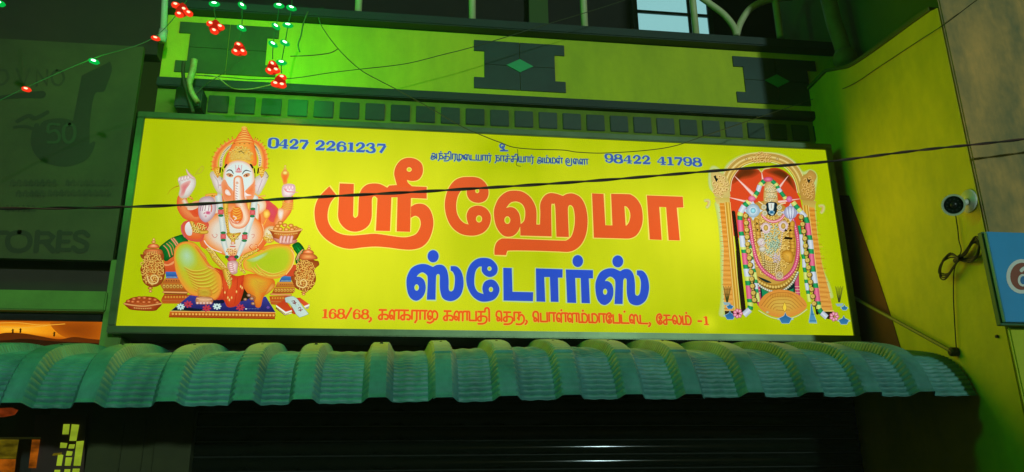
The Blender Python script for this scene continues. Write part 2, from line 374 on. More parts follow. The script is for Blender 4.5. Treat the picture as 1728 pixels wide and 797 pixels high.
# ------------------------------------------------------------------ large lettering outlines, traced in enlarged photo pixels
c = 1
def ov(cx, cy, rx, ry, n=14): return [(cx + rx * math.cos(2 * math.pi * i / n), cy + ry * math.sin(2 * math.pi * i / n)) for i in range(n)]
HEAD = [((520, 250, 4.429), [
   ([(158, 288, c), (212, 355, c), (168, 410), (147, 480), (150, 550), (185, 610), (250, 645), (330, 655), (420, 648), (500, 642), (600, 655), (700, 668), (760, 663), (810, 640), (838, 590), (840, 550), (828, 522), (800, 508), (766, 524, c), (768, 440, c), (800, 422), (840, 417), (880, 430), (915, 470), (935, 540), (930, 610), (900, 690), (850, 740), (780, 760), (700, 758), (600, 745), (500, 738), (400, 745), (320, 755), (250, 745), (180, 715), (110, 660), (65, 590), (48, 500), (55, 430), (85, 365)], []),
   ([(236, 266, c), (342, 270, c), (337, 480), (337, 508), (350, 523), (368, 512), (374, 490), (380, 370), (400, 310), (440, 275), (490, 266), (540, 272), (592, 298, c), (606, 282, c), (655, 278, c), (790, 288, c), (886, 292, c), (886, 380, c), (768, 375, c), (762, 628, c), (662, 625, c), (668, 370, c), (622, 370, c), (612, 622, c), (506, 620, c), (518, 378, c), (498, 362), (478, 378), (476, 450), (474, 520), (455, 575), (410, 612), (350, 627), (290, 612), (245, 570), (225, 520), (226, 450)], []),
   ([(667, 290, c), (650, 230), (643, 190), (655, 140), (690, 95), (740, 75), (800, 82), (845, 115), (858, 160), (850, 205), (820, 240), (775, 248), (737, 240, c), (750, 265), (792, 300, c)], [ov(755, 162, 19, 17)])]),
 ((740, 280, 4.981), [
   ([(255, 95), (310, 97), (360, 115), (400, 155), (418, 200), (418, 250), (395, 292), (350, 312), (300, 308), (260, 285), (238, 240), (240, 190, c), (205, 198), (175, 230), (155, 280), (148, 340), (155, 400), (180, 450), (215, 482), (252, 495, c), (238, 450), (238, 405), (262, 360), (310, 338), (360, 340), (405, 365), (435, 410), (438, 460), (420, 515), (380, 560), (320, 585), (250, 588), (180, 570), (115, 520), (75, 450), (55, 370), (55, 290), (80, 200), (130, 130), (190, 100)], [ov(325, 213, 17, 19), ov(340, 448, 26, 30)]),
   ([(465, 400), (475, 340), (510, 270), (570, 222), (630, 210), (700, 218), (760, 255), (800, 310), (822, 380), (822, 495, c), (852, 495, c), (855, 400), (855, 320), (885, 260), (930, 232), (985, 235), (1045, 255, c), (1080, 238), (1130, 235), (1190, 265), (1230, 330), (1250, 420), (1250, 510), (1235, 590), (1200, 660), (1150, 705), (1090, 725), (1000, 722), (800, 715), (600, 714), (575, 725), (568, 752, c), (470, 750, c), (470, 700), (485, 650), (520, 618), (570, 612), (800, 622), (1040, 630), (1080, 625), (1115, 595), (1135, 540), (1145, 470), (1142, 400), (1130, 350), (1108, 332), (1090, 345), (1087, 400), (1095, 600, c), (990, 598, c), (980, 345), (962, 325), (947, 345), (950, 595, c), (687, 588, c), (686, 512, c), (665, 555), (630, 588), (585, 598), (540, 585), (500, 540), (475, 480)],
    [[(690, 492, c), (718, 465), (728, 420), (725, 365), (700, 322), (655, 302), (605, 312), (567, 357, c), (605, 348), (645, 362), (675, 400), (686, 445)], ov(578, 458, 25, 32)])]),
 ((980, 300, 5.69), [
   ([(107, 152, c), (218, 158, c), (235, 458, c), (303, 460, c), (290, 157, c), (450, 160), (490, 170), (540, 210), (580, 280), (594, 370), (588, 450), (560, 520), (520, 565), (470, 585), (430, 587, c), (125, 578, c)], [[(418, 275, c), (440, 282), (465, 315), (475, 365), (465, 420), (445, 455), (430, 463, c)]]),
   ([(633, 172, c), (978, 185, c), (985, 288, c), (920, 290, c), (950, 605, c), (843, 602, c), (818, 285, c), (752, 283, c), (776, 600, c), (662, 595, c)], [])])]
SS = [(62, 270), (68, 220), (95, 170), (140, 145), (190, 142), (238, 160, c), (265, 147), (300, 148), (325, 170), (337, 205), (342, 250), (342, 300), (347, 318), (362, 322), (375, 308), (382, 270), (382, 225), (370, 195), (355, 185, c), (355, 155, c), (395, 158), (425, 190), (440, 245), (438, 300), (420, 350), (385, 380), (345, 387), (305, 370), (288, 330), (283, 280), (283, 220), (273, 208), (262, 215), (258, 240), (255, 378, c), (197, 378, c), (203, 240), (190, 208), (165, 197), (142, 210), (130, 225, c), (155, 228), (180, 250), (190, 290), (185, 330), (165, 365), (130, 385), (95, 372), (72, 335)]
def sh(p): return tuple([1313 + (p[0] - 62) * .94, p[1] + 28.5] + list(p[2:]))
STOR = [((670, 410, 3.927), [
   (SS, [ov(130, 297, 15, 21)]), (ov(239, 90, 37, 41), []),
   ([(570, 100), (620, 108), (655, 140), (667, 175), (655, 210), (620, 228), (585, 218), (562, 190), (561, 158, c), (540, 162), (520, 190), (512, 240), (515, 290), (535, 325), (572, 340, c), (565, 300), (580, 260), (620, 243), (655, 258), (678, 300), (672, 340), (645, 375), (600, 390), (550, 388), (505, 360), (475, 315), (459, 260), (462, 200), (485, 145), (525, 110)], [ov(612, 172, 14, 15), ov(622, 310, 14, 17)]),
   ([(703, 166, c), (760, 168, c), (765, 325, c), (902, 328, c), (900, 388, c), (705, 384, c)], []),
   ([(919, 170, c), (1097, 176, c), (1096, 232, c), (1066, 232, c), (1070, 393, c), (1018, 392, c), (1012, 228, c), (975, 228, c), (982, 392, c), (923, 390, c)], []),
   ([(1117, 177, c), (1298, 182, c), (1298, 237, c), (1270, 237, c), (1278, 402, c), (1222, 400, c), (1216, 235, c), (1180, 234, c), (1187, 400, c), (1127, 398, c)], []),
   (ov(1197, 122, 35, 40), []), ([sh(p) for p in SS], [ov(1378, 325, 14, 20)]), (ov(1462, 124, 36, 40), [])])]
# ------------------------------------------------------------------ printed picture of the seated elephant-headed deity
def filigree(pr, cx, cy, rx, ry, n, size, dark='9a5c20', mid='d8943a', lite='f8d870', seed=1):
    r = random.Random(seed)
    k = 0; pts = []
    tries = 0
    while k < n and tries < n * 30:
        tries += 1
        a, q = r.random() * 6.283, math.sqrt(r.random())
        x, y = cx + rx * q * math.cos(a), cy + ry * q * math.sin(a)
        if any(abs(x - u) < size * .75 and abs(y - v) < size * .75 for u, v in pts): continue
        pts.append((x, y)); k += 1
    for x, y in pts:
        a0 = r.random() * 6.28; s = size * (.75 + .5 * r.random()); d = r.choice((-1, 1))
        arc = [(x + s * .5 * math.cos(a0 + d * t), y + s * .5 * math.sin(a0 + d * t)) for t in (0, .9, 1.8, 2.7, 3.6, 4.5)]
        pr.stroke([(u + size * .08, v + size * .12) for u, v in arc], size * .34 / pr.Z[2], dark, sm=True, sub=2, cap=False)
        pr.stroke(arc, size * .26 / pr.Z[2], mid, lite, sm=True, sub=2, cap=False)
        pr.ell(x, y, size * .13, size * .13, dark, 6)
def beads(pr, pts, r, cols, n, ring=None):
    P = smooth(pts, False, 12); L = [0]
    for a, b in zip(P, P[1:]): L.append(L[-1] + math.hypot(b[0] - a[0], b[1] - a[1]))
    j = 0
    for i in range(n):
        t = L[-1] * i / max(1, n - 1)
        while j < len(L) - 2 and L[j + 1] < t: j += 1
        f = (t - L[j]) / max(1e-6, L[j + 1] - L[j])
        x, y = P[j][0] + (P[j + 1][0] - P[j][0]) * f, P[j][1] + (P[j + 1][1] - P[j][1]) * f
        if ring: pr.ell(x + r * .15, y + r * .2, r * 1.25, r * 1.25, ring, 8)
        pr.ell(x, y, r, r, cols, 8)

def draw_seated(pr):
    G1 = (340, 215, 7.243); G2 = (290, 270, 6.642); G3 = (400, 280, 6.642); G4 = (290, 370, 7.967)
    G5 = (380, 370, 7.971); G6 = (210, 390, 5.142); G7 = (290, 450, 7.97); G8 = (400, 440, 7.247)
    A = (300, 215, 4.43); B = (210, 380, 4.426); C = (380, 360, 3.985); N = (0, 0, 1.0)
    z = lambda Zt: pr.zoom(*Zt)
    # --- throne, left side
    z(G6)
    pr.poly([(340, 225, 1), (460, 215, 1), (470, 375, 1), (350, 372, 1)], 'cc4a26', grad=('e06a30', 1))
    pr.blob([(300, 150), (340, 108), (400, 66), (460, 42), (520, 34), (555, 100), (500, 118), (455, 155), (432, 215), (395, 242), (372, 262), (345, 255), (330, 200)], ['0a4a18', '0c7a2a', '18902e'], (400, 130), [1, .7, 0])
    for o in (0, 28, 50): pr.stroke([(342 + o * .9, 128 - o * .62), (375 + o * .9, 165 - o * .7), (395 + o * .8, 225 - o * .6)], 1.6 if o != 50 else .8, 'b8552c', 'e8b070')
    for o in (0, 18): pr.stroke([(408 + o, 70 - o * .3), (440 + o, 110 - o * .3), (462 + o, 150 - o * .3)], 2.4, 'c0602e', 'f0b888')
    for o in (-22, -10, 2, 14): pr.stroke([(330 + o, 140), (360 + o, 180), (372 + o, 240)], .5, '064010')
    pr.poly([(330, 280), (380, 290), (430, 262), (420, 290), (360, 305)], 'f0a060')
    pr.poly([(358, 355, 1), (460, 355, 1), (466, 412, 1), (362, 412, 1)], '2a3f8c', grad=('3a78c0', 1))
    for i in range(9): pr.ell(368 + i * 11, 402, 4, 5, 'a8d0d8', 6)
    pr.poly([(352, 412, 1), (490, 412, 1), (500, 452, 1), (330, 452, 1)], 'a85020', grad=('d88838', 1))
    for i in range(6): pr.ell(365 + i * 22, 432, 5, 6, ['7a3010', '7a3010'], 8)
    pr.poly([(305, 455), (330, 450, 1), (500, 450, 1), (560, 530, 1), (350, 535, 1), (330, 500)], 'a04818', grad=('c87828', 1))
    for i in range(7): pr.ell(345 + i * 30, 482, 16, 22, ['9a5018', 'e0b850', 'f8e890'], 10); pr.ell(345 + i * 30, 484, 6, 9, '9a5018', 8)
    pr.stroke([(342, 532), (540, 537)], 3.4, 'a04818', 'f8c070'); pr.stroke([(350, 546), (545, 550)], 1.6, '7a2c10')
    pr.poly([(345, 552, 1), (590, 556, 1), (560, 590), (490, 632, 1), (335, 632, 1), (320, 600)], 'c06020', grad=('b04018', 1))
    for i in range(9): pr.ell(358 + i * 25, 575, 12, 13, ['b05a1c', 'f0b040'], 8)
    pr.stroke([(330, 605), (520, 608)], 1.4, '8a3414', 'e08040')
    # --- left finial
    pr.ell(228, 525, 15, 12, ['8a3a18', 'e8a050', 'ffe0a0']); pr.ell(226, 498, 22, 12, ['8a3a18', 'd88030', 'ffd890'])
    pr.blob([(150, 380), (140, 330), (165, 290), (185, 260), (150, 235), (140, 205), (175, 205), (200, 180), (320, 185), (345, 225), (335, 290), (355, 330), (350, 400), (330, 450), (280, 485), (215, 485), (165, 445)], ['8a3c14', 'b86020', 'c87a2c'], (250, 340))
    pr.blob([(165, 205), (180, 165), (215, 155), (300, 158), (330, 175), (328, 205), (250, 215)], ['a04818', 'e08040', 'f0b060'])
    pr.blob([(205, 150), (212, 122), (240, 112), (270, 112), (298, 125), (300, 152)], ['a84818', 'f08848', 'ffc890'])
    pr.ell(255, 98, 20, 12, ['a04818', 'f0a050', 'ffe0a0']); pr.ell(256, 76, 12, 12, ['a04818', 'f8c060', 'fff0b0'])
    filigree(pr, 247, 330, 92, 140, 95, 24, seed=3)
    pr.stroke([(205, 400), (225, 455), (280, 460), (300, 420), (270, 390), (235, 410), (250, 440)], 2.6, 'a86020', 'ffe890')
    for i in range(8): pr.ell(180 + i * 19, 190, 6, 9, ['8a3414', 'f0b060'], 6)
    # --- throne, right side
    z(G8)
    pr.poly([(640, 60, 1), (740, 60, 1), (720, 200, 1), (560, 215, 1)], 'cc4a26')
    pr.poly([(545, 215, 1), (575, 195, 1), (662, 205, 1), (668, 268, 1), (520, 268, 1)], '2848a0', grad=('3a80b0', 1))
    for i in range(8): pr.ell(548 + i * 15, 256, 5, 9, '88b8b8', 6)
    pr.poly([(500, 270, 1), (700, 270, 1), (712, 335, 1), (470, 335, 1)], 'b06020', grad=('d89038', 1))
    for i in range(7): pr.ell(535 + i * 26, 302, 6, 6, '803010', 8)
    pr.poly([(460, 338, 1), (716, 338, 1), (690, 410, 1), (430, 410, 1)], 'a04818', grad=('c87828', 1))
    for i in range(7): pr.ell(480 + i * 36, 372, 19, 26, ['9a5018', 'e8b848', 'f8e890'], 10); pr.ell(480 + i * 36, 374, 7, 11, 'a05818', 8)
    pr.stroke([(425, 420), (660, 430)], 3.4, 'a04818', 'f8b068')
    pr.poly([(400, 445, 1), (650, 440, 1), (640, 500, 1), (560, 560, 1), (420, 545, 1)], 'c06020', grad=('c04c1c', 1))
    for i in range(7): pr.ell(440 + i * 32, 468, 15, 17, ['b05a1c', 'f0b040'], 8)
    pr.stroke([(405, 508), (600, 516)], 1.5, '8a3414', 'e8904a')
    z(C)
    pr.blob([(452, 225), (470, 208), (500, 203), (535, 248), (528, 290), (505, 312), (497, 352), (478, 345), (474, 310), (490, 285), (470, 255)], ['084814', '0a7a28', '14a038'], (495, 260))
    for k in range(4): pr.stroke([(462 + k * 14, 246 - k * 10), (488 + k * 12, 282 - k * 12)], .9, '063c10')
    pr.stroke([(525, 252), (498, 280), (482, 318)], 1.8, 'b05a2c', 'f0c890'); pr.stroke([(518, 266), (498, 295), (490, 335)], .8, 'e8b080')
    z(G8)
    pr.ell(818, 422, 24, 14, ['8a3a18', 'e8a050', 'ffe0a0']); pr.ell(820, 398, 34, 12, ['8a3a18', 'd88030', 'ffd890'])
    pr.blob([(700, 300), (665, 240), (668, 200), (700, 200), (700, 145), (750, 110), (755, 60), (770, 10), (900, -8), (960, 10), (1000, 20), (1005, 70), (950, 95), (950, 150), (970, 230), (950, 300), (900, 365), (830, 385), (760, 368), (715, 340)], ['8a3c14', 'b86020', 'c87a2c'], (840, 200))
    filigree(pr, 835, 190, 118, 185, 110, 31, seed=8)
    pr.stroke([(740, 260), (745, 320), (820, 345), (860, 300), (830, 250), (780, 270), (790, 310)], 2.8, 'a86020', 'ffe890')
    z(C)
    pr.blob([(505, 320), (510, 285), (545, 280), (600, 285), (625, 315), (570, 325)], ['a04818', 'e08040', 'f0b060'])
    pr.blob([(528, 282), (532, 262), (560, 254), (590, 262), (596, 284)], ['a84818', 'f08848', 'ffc890'])
    pr.ell(567, 248, 13, 8, ['a04818', 'f0a050', 'ffe0a0']); pr.ell(568, 233, 7, 8, ['a04818', 'f8c060', 'fff0b0'])
    # --- carpet
    z(N)
    pr.poly([(291, 526.5, 1), (322, 501, 1), (450, 503, 1), (466, 529, 1)], '20205c', grad=('3a3c90', 1))
    pr.poly([(293, 526, 1), (300, 520, 1), (345, 524, 1), (340, 528, 1)], '0e1a2c')
    pr.poly([(289, 527, 1), (466, 529, 1), (465, 541, 1), (287, 538, 1)], 'b04814', grad=('d87020', 1))
    pr.stroke([(290, 527.6), (466, 529.6)], .9, 'f0c070'); pr.stroke([(288, 537), (465, 540)], 1, '8a2c10')
    beads(pr, [(294, 532), (463, 534.5)], 2.5, ['d07820', 'ffd468'], 31, ring='9a4010')
    def flower(x, y, r, col, cc, n=8):
        for i in range(n):
            a = 6.283 * i / n; pr.stroke([(x, y), (x + r * math.cos(a), y + r * .8 * math.sin(a))], r * .42, col, sm=False)
        pr.ell(x, y, r * .25, r * .25, cc)
    flower(307.3, 520.3, 5.5, 'c8e8e0', '2a5070'); flower(368.4, 519.5, 5.8, 'd0ece4', '2a5070')
    for x, y in ((320, 516), (351, 523), (407.3, 521.5)): flower(x, y, 6, 'c03848', '902030', 7)
    flower(454, 521.5, 2.5, '7050a8', '5030a0', 6); pr.ell(417, 524, 1.5, 1, 'e8f0f0')
    for i in range(8): pr.ell(420 + i * 2.6, 523.8, .9, .5, '8090c8', 5)
    # --- dark gaps behind feet
    pr.poly([(408, 480), (422, 485), (424, 505), (398, 512), (402, 495)], '20200c')
    pr.poly([(360, 505), (378, 503), (380, 514), (362, 514)], '101838')
    # --- lower cloth between the legs
    z(G7)
    pr.blob([(540, 80), (600, 40), (720, 80), (880, 150), (1000, 140), (1000, 280), (985, 330), (960, 420), (920, 520), (850, 562), (760, 560), (712, 470), (640, 470), (570, 440), (560, 330), (590, 200)], ['c83c1c', 'dc4c22', 'e25826'], (780, 300))
    for p in ([(620, 90), (640, 200), (600, 330)], [(690, 120), (700, 260), (720, 440)], [(900, 180), (890, 330), (860, 520)], [(960, 220), (930, 380)], [(760, 330), (745, 470), (770, 540)]):
        pr.stroke(p, 1.1, 'b83014', 'c83c18')
    for x, y in ((655, 215), (690, 265), (730, 370), (770, 440), (820, 440), (885, 360), (940, 290), (960, 310), (790, 470), (690, 310)): pr.ell(x, y, 13, 24, ['d8622c', 'f0b858', 'ffe8a8'], 10)
    # --- leg on the left
    z(B)
    pr.blob([(384, 300), (381, 230), (393, 180), (428, 148), (480, 137), (535, 150), (585, 200), (622, 270), (665, 330), (722, 380), (742, 450), (730, 520), (690, 572), (640, 552), (560, 545), (500, 528), (440, 460), (400, 380)], ['dc6420', 'f0a038', 'e4a830', 'ccc02c', 'b8c828'], (500, 310), [1, .95, .84, .66, 0])
    pr.blob([(395, 260), (405, 200), (435, 165), (480, 155), (520, 180), (550, 230), (560, 300), (530, 350), (480, 370), (430, 340)], ['c2c42a', 'b8cc48', 'b0d478', 'b4dcb0'], (478, 240), [1, .75, .5, 0])
    for k in range(8):
        y = 320 + k * 24; x0 = 455 + k * 11
        pr.stroke([(x0, y + 10), (x0 + 60, y + 42), (x0 + 140, y + 38), (x0 + 215 - k * 4, y + 4)], [.5, 2.4, 1.8, .4], 'd08c28', 'c89a24')
        pr.stroke([(x0 + 5, y + 2), (x0 + 62, y + 32), (x0 + 138, y + 28), (x0 + 205 - k * 4, y - 4)], [.3, 1.3, 1.1, .3], 'dcc030', 'ecd858')
    pr.stroke([(540, 175), (590, 240), (640, 310), (720, 365)], [1, 3, 2.4, 1], 'd85a22', 'f09038')
    pr.stroke([(565, 195), (600, 235), (625, 270)], [1, 4.5, 1], 'd8662c', 'e8b050'); pr.stroke([(620, 315), (650, 330), (690, 345)], [1, 3.6, 1], 'd8662c', 'ecc060')
    pr.blob([(555, 490), (600, 478), (655, 490), (668, 530), (640, 552), (580, 550), (558, 530)], ['e0902c', 'd8b838', 'c8b030'])
    for k in range(5): pr.stroke([(560, 500 + k * 10), (610, 508 + k * 10), (660, 500 + k * 10)], .6, 'a87820')
    z(G7)
    pr.blob([(340, 490), (350, 440), (400, 425), (500, 430), (565, 445), (575, 480), (560, 515), (500, 530), (430, 530), (365, 520)], ['b0683c', 'd8a878', 'e0b088'], (450, 470))
    for i in range(5): pr.ell(365 + i * 44, 512, 23, 18, ['b87058', 'e8c0a8', 'f8e0d0'], 10)
    beads(pr, [(360, 450), (450, 470), (550, 462)], 9, ['e8a060', 'ffe8c0'], 12)
    # --- leg on the right
    z(C)
    pr.blob([(132, 470), (140, 430), (200, 420), (300, 440), (340, 470), (330, 510), (290, 550), (262, 580), (245, 640), (212, 640), (195, 590), (150, 540), (130, 500)], ['d8661c', 'e48c28', 'dca82c', 'd8b430'], (215, 475))
    for k in range(5): pr.stroke([(205, 455 + k * 17), (240, 482 + k * 15), (290, 475 + k * 13)], [.4, 1.8, .5], 'c07018', 'e8b840')
    pr.blob([(305, 500), (325, 480), (345, 490), (330, 520), (290, 555), (270, 560)], ['d07020', 'e8b050'])
    pr.blob([(128, 350), (140, 325), (185, 300), (250, 268), (320, 238), (400, 228), (452, 245), (472, 300), (462, 362), (420, 420), (362, 450), (300, 452), (235, 432), (175, 405), (138, 390)], ['e07c28', 'f0a83c', 'd4bc2c', 'b4c824', 'acc81c'], (320, 325), [1, .95, .84, .68, 0])
    pr.blob([(150, 330), (200, 312), (260, 285), (300, 275), (270, 310), (200, 345)], ['b0c428', 'b0d080', 'a8d8a8'])
    for p in ([(200, 370), (240, 415), (320, 440), (400, 420)], [(180, 378), (225, 420), (290, 445)], [(215, 355), (250, 395), (330, 425), (420, 395)], [(240, 400), (300, 440), (380, 438)]):
        pr.stroke(p, [.4, 2.2, 2.4, .5], 'c87820', 'e8b83c'); pr.stroke([(x, y - 7) for x, y in p], [.2, 1, 1, .2], 'd8c838', 'ece060')
    pr.stroke([(450, 260), (470, 300), (458, 365), (415, 425)], 1.2, 'ecc060', 'f8e088')
    pr.blob([(240, 250), (300, 228), (400, 218), (450, 232), (330, 240), (260, 262)], ['e07020', 'e89830', 'd8b030'])
    z(G8)
    for x, y, r_ in ((160, 445, 30), (115, 495, 25), (195, 485, 32), (210, 545, 28)): pr.ell(x, y, r_, r_ * .75, ['6a3020', 'b08060', 'e0c0a8'], 10)
    pr.stroke([(180, 440), (235, 470), (225, 520), (240, 570)], 1.2, '5a2c14', 'c07840')
    # --- shoulders and arms behind
    z(N)
    pr.blob([(325, 352), (345, 340), (372, 334), (400, 338), (430, 335), (452, 342), (470, 355), (476, 375), (465, 395), (448, 418), (430, 430), (350, 425), (338, 400), (330, 375)], ['e4682c', 'ee8440', 'f0a468', 'ecd0b0'], (400, 372))
    pr.blob([(450, 342), (462, 348), (472, 362), (470, 376), (458, 378), (450, 362)], ['e05848', 'd84a50', 'd85060'])
    pr.blob([(426, 372), (432, 350), (440, 362), (442, 380), (434, 394), (427, 390)], ['e06428', 'e8601c', 'e86020'])
    pr.stroke([(446, 350), (452, 368), (446, 384), (436, 392)], 3, 'e8702c', 'f8b848'); pr.blob([(446, 360), (454, 358), (458, 366), (452, 374), (446, 370)], ['e87a30', 'f8c850', 'ffe070'])
    pr.blob([(352, 342), (372, 336), (378, 352), (370, 372), (358, 362)], ['f0a868', 'f0d8b8', 'ece8dc']); pr.blob([(426, 338), (448, 342), (450, 356), (438, 366), (428, 362)], ['f0a868', 'ecdcc0', 'dce8d8']); pr.stroke([(436, 352), (434, 375), (426, 396)], 7, 'f0a060', 'e8e4d4')
    # --- belly
    pr.blob([(343, 392), (348, 378), (362, 366), (385, 362), (415, 362), (436, 374), (446, 392), (444, 412), (428, 428), (402, 438), (380, 434), (358, 422), (346, 410)], ['e8702c', 'f29a50', 'f0b888', 'e8dcc8', 'dce8dc'], (394, 398), [1, .93, .8, .6, 0])
    pr.stroke([(444, 382), (447, 395), (444, 410), (434, 422)], 1.6, 'f08038', 'f8d8a0')
    z(G4)
    pr.stroke([(560, 235), (575, 265), (605, 280), (630, 245), (612, 232)], .9, 'd88070')
    z(G5); pr.stroke([(370, 240), (385, 235), (405, 238), (402, 265), (380, 285)], .9, 'd88070')
    pr.stroke([(344, 398), (346, 412), (358, 426), (376, 436)], 1.3, 'd8601c'); pr.stroke([(446, 390), (447, 408), (436, 424), (418, 434)], 1.2, 'd8601c'); pr.stroke([(352, 384), (366, 374), (376, 372)], 1.1, 'd86428'); pr.stroke([(440, 378), (430, 370), (424, 370)], 1.1, 'd86428')
    for a_ in ((366, 383), (433, 383)): pr.ell(a_[0], a_[1], 7, 5, ['f0b888', 'f4d4b4', 'f8e8d8'])
    # garland arms of white cloth and flowers
    z(N)
    for p in ([(371, 336), (374, 358), (378, 385), (380, 412), (388, 438)], [(432, 338), (429, 362), (422, 385), (412, 415), (403, 438)]):
        pr.stroke(p, [10, 9, 8.5, 8, 5], 'b8c8c0', 'e4ece0')
        pr.stroke([(x - 2, y) for x, y in p], [1, 1], 'd8e4dc')
    for x, y, a in ((375, 362, 0), (379, 403, 0), (428, 363, .2), (415, 404, .25)):
        for d, cc in ((-6, '1a6838'), (6, '1a6838')): pr.ell(x - d * a * .4, y + d, 4.6, 2.4, [cc, '2c9050'], 10)
        pr.blob([(x - 4.6, y - 4), (x + 4.6, y - 4), (x + 4.6, y + 4), (x - 4.6, y + 4)], ['d04848', 'e06868', 'e87878'], sm=False)
    # gold collar and long necklace
    pr.stroke([(383, 345), (384, 365), (386, 385), (388, 398)], [9, 6, 4, 4], 'c88a20', 'f4d050')
    pr.stroke([(422, 345), (421, 355), (418, 364)], [8, 6, 3], 'c88a20', 'f4d050')
    beads(pr, [(385, 356), (384, 372), (386, 390), (390, 399)], .75, '5a3c10', 16)
    z(G4)
    filigree(pr, 760, 40, 30, 50, 6, 26, 'a86818', 'e0b030', 'fff088', 5)
    pr.blob([(750, 225), (800, 215), (850, 225), (900, 215), (950, 215), (910, 270), (880, 300), (868, 330), (870, 365), (812, 370), (815, 320), (780, 280)], ['b87c1c', 'e4bc3c', 'f8e078'])
    filigree(pr, 850, 265, 60, 45, 12, 26, '7a4c10', 'e0b030', 'fff088', 6)
    pr.ell(850, 262, 12, 12, ['a02020', 'e03828']); pr.ell(840, 355, 22, 20, ['e8a088', 'f8d8c8']); pr.stroke([(808, 398), (868, 402)], 1.8, 'b04030', 'e06850')
    # sash
    P1 = [(505, 435), (560, 480), (610, 560), (680, 640), (730, 700), (750, 790)]
    pr.stroke(P1, [5, 9, 10, 9, 8, 7], 'b87818', 'f0cc48'); pr.stroke([(x + 18, y - 20) for x, y in P1], [1, 1], 'ffe890')
    for k, (x, y) in enumerate(smooth(P1, False, 3)): filigree(pr, x, y, 14, 14, 2, 26, '70480c', 'e8b830', 'fff090', 20 + k)
    z(G7)
    pr.stroke([(740, 80), (770, 180), (800, 250), (795, 325)], [7, 9, 7, 2], 'b07414', 'ecc848')
    for k in range(7): filigree(pr, 785 + (k % 2) * 22, 110 + k * 28, 14, 14, 2, 28, '6a440c', 'e8b830', 'fff090', 40 + k)
    z(G5)
    P2 = [(460, 440), (400, 480), (320, 515), (255, 560), (222, 620), (230, 690), (275, 750)]
    pr.stroke(P2, [2, 5, 7, 6, 5, 5, 2], 'b87818', 'f0cc48')
    for k, (x, y) in enumerate(smooth(P2, False, 3)): filigree(pr, x, y, 12, 12, 1, 26, '70480c', 'e8b830', 'fff090', 60 + k)
    z(G4)
    pr.stroke([(463, 330), (500, 385), (560, 432), (620, 462), (690, 485)], 1.7, 'e8c8a8', 'fff4e8')
    # bottom knot and clasping hand
    pr.ell(830, 570, 66, 44, ['a83038', 'd85058', 'e87078']); pr.ell(765, 545, 26, 22, ['0c4a28', '288048']); pr.ell(890, 545, 30, 24, ['0c4a28', '288048'])
    filigree(pr, 830, 475, 68, 38, 12, 30, 'b04820', 'f0b050', 'ffe890', 9)
    pr.blob([(775, 620), (820, 595), (890, 600), (915, 640), (905, 710), (900, 760), (840, 780), (800, 740), (772, 690)], ['c08880', 'e8c8c0', 'f4e8e0'])
    for k in range(5): pr.ell(812 + k * 5, 632 + k * 27, 40, 14, ['c87870', 'f0c8c0', 'fff0ea'], 12, .15)
    # --- blessing arm
    z(N)
    pr.blob([(310, 392), (313, 381), (324, 377), (345, 376), (356, 384), (350, 398), (344, 412), (330, 413), (318, 408)], ['d85048', 'e8682c', 'ec7c3c', 'f09858'], (334, 394))
    pr.poly([(317, 385), (322, 380), (326, 383), (328, 392), (327, 402), (320, 402), (316, 394)], 'd8d4c8', grad=('f4f0ec', 1))
    pr.stroke([(310.5, 386), (311, 396), (316, 405)], 2.4, 'd04848', 'd87068')
    pr.stroke([(327, 380), (332, 390), (342, 397), (352, 397)], 6, 'b07c1c', 'f0c848')
    filigree(pr, 338, 389, 12, 7.5, 16, 4, '7a4c10', 'e8bc38', 'fff498', 11)
    z(G2)
    pr.stroke([(140, 470), (150, 560), (210, 640), (300, 680)], [14, 17, 20, 16], 'e05a28', 'f09050')
    pr.stroke([(240, 560), (270, 600), (300, 640)], 12, 'e85c30', 'e05028')
    pr.stroke([(165, 500), (190, 540), (235, 570)], 8, 'e8905c', 'ece8c8'); pr.poly([(200, 590), (250, 520), (320, 500), (330, 560), (260, 600)], 'e8d8b8', grad=('f09860', 1))
    pr.stroke([(135, 480), (210, 450), (255, 480)], 3, 'd88030', 'f8b850')
    for x, y in ((235, 450), (215, 475), (250, 480), (128, 565)): pr.ell(x, y, 5, 5, '503010', 6)
    pr.blob([(320, 590), (325, 520), (340, 480), (380, 455), (440, 448), (490, 470), (515, 530), (518, 600), (495, 665), (445, 722), (395, 738), (345, 700), (325, 650)], ['b8949c', 'dccccc', 'f0e8e0', 'f4eee8'], (415, 600))
    for (x0, x1) in ((352, 350), (375, 372), (402, 400), (438, 440)): pr.stroke([(x0 + 8, 515), (x1 - 6, 610)], .9, '985878', 'a86080', sm=False)
    pr.stroke([(455, 520), (470, 570), (462, 620), (430, 645)], 2.2, 'd06860', 'e8907c')
    pr.stroke([(385, 640), (410, 625), (440, 650), (460, 635)], 1.5, 'c85878'); pr.ell(430, 632, 36, 24, ['f0d0d0', 'd87090', 'c85078'], 10); pr.ell(405, 672, 14, 16, ['e8c8cc', 'd07888'], 8)
    pr.stroke([(410, 440), (460, 430), (520, 430)], 4, 'e08030', 'f8c050'); pr.ell(475, 440, 6, 6, '402808', 6)
    # --- raised arm, left
    pr.blob([(104, 300), (98, 255), (130, 232), (180, 222), (240, 215), (288, 255), (295, 310), (275, 370), (235, 430), (190, 470), (130, 468), (105, 430), (118, 360)], ['c8b8a0', 'e0dcd0', 'ece8e0', 'f0ece6'], (210, 330))
    pr.blob([(125, 330), (180, 290), (235, 275), (225, 320), (190, 370), (160, 440), (120, 450), (130, 390)], ['e8b8b0', 'e09088', 'e07880'])
    for k in range(4): pr.ell(112 + k * 33, 262 - k * 8, 15, 30, ['c8a098', 'f0e0d8', 'f8f4ec'], 10, .25)
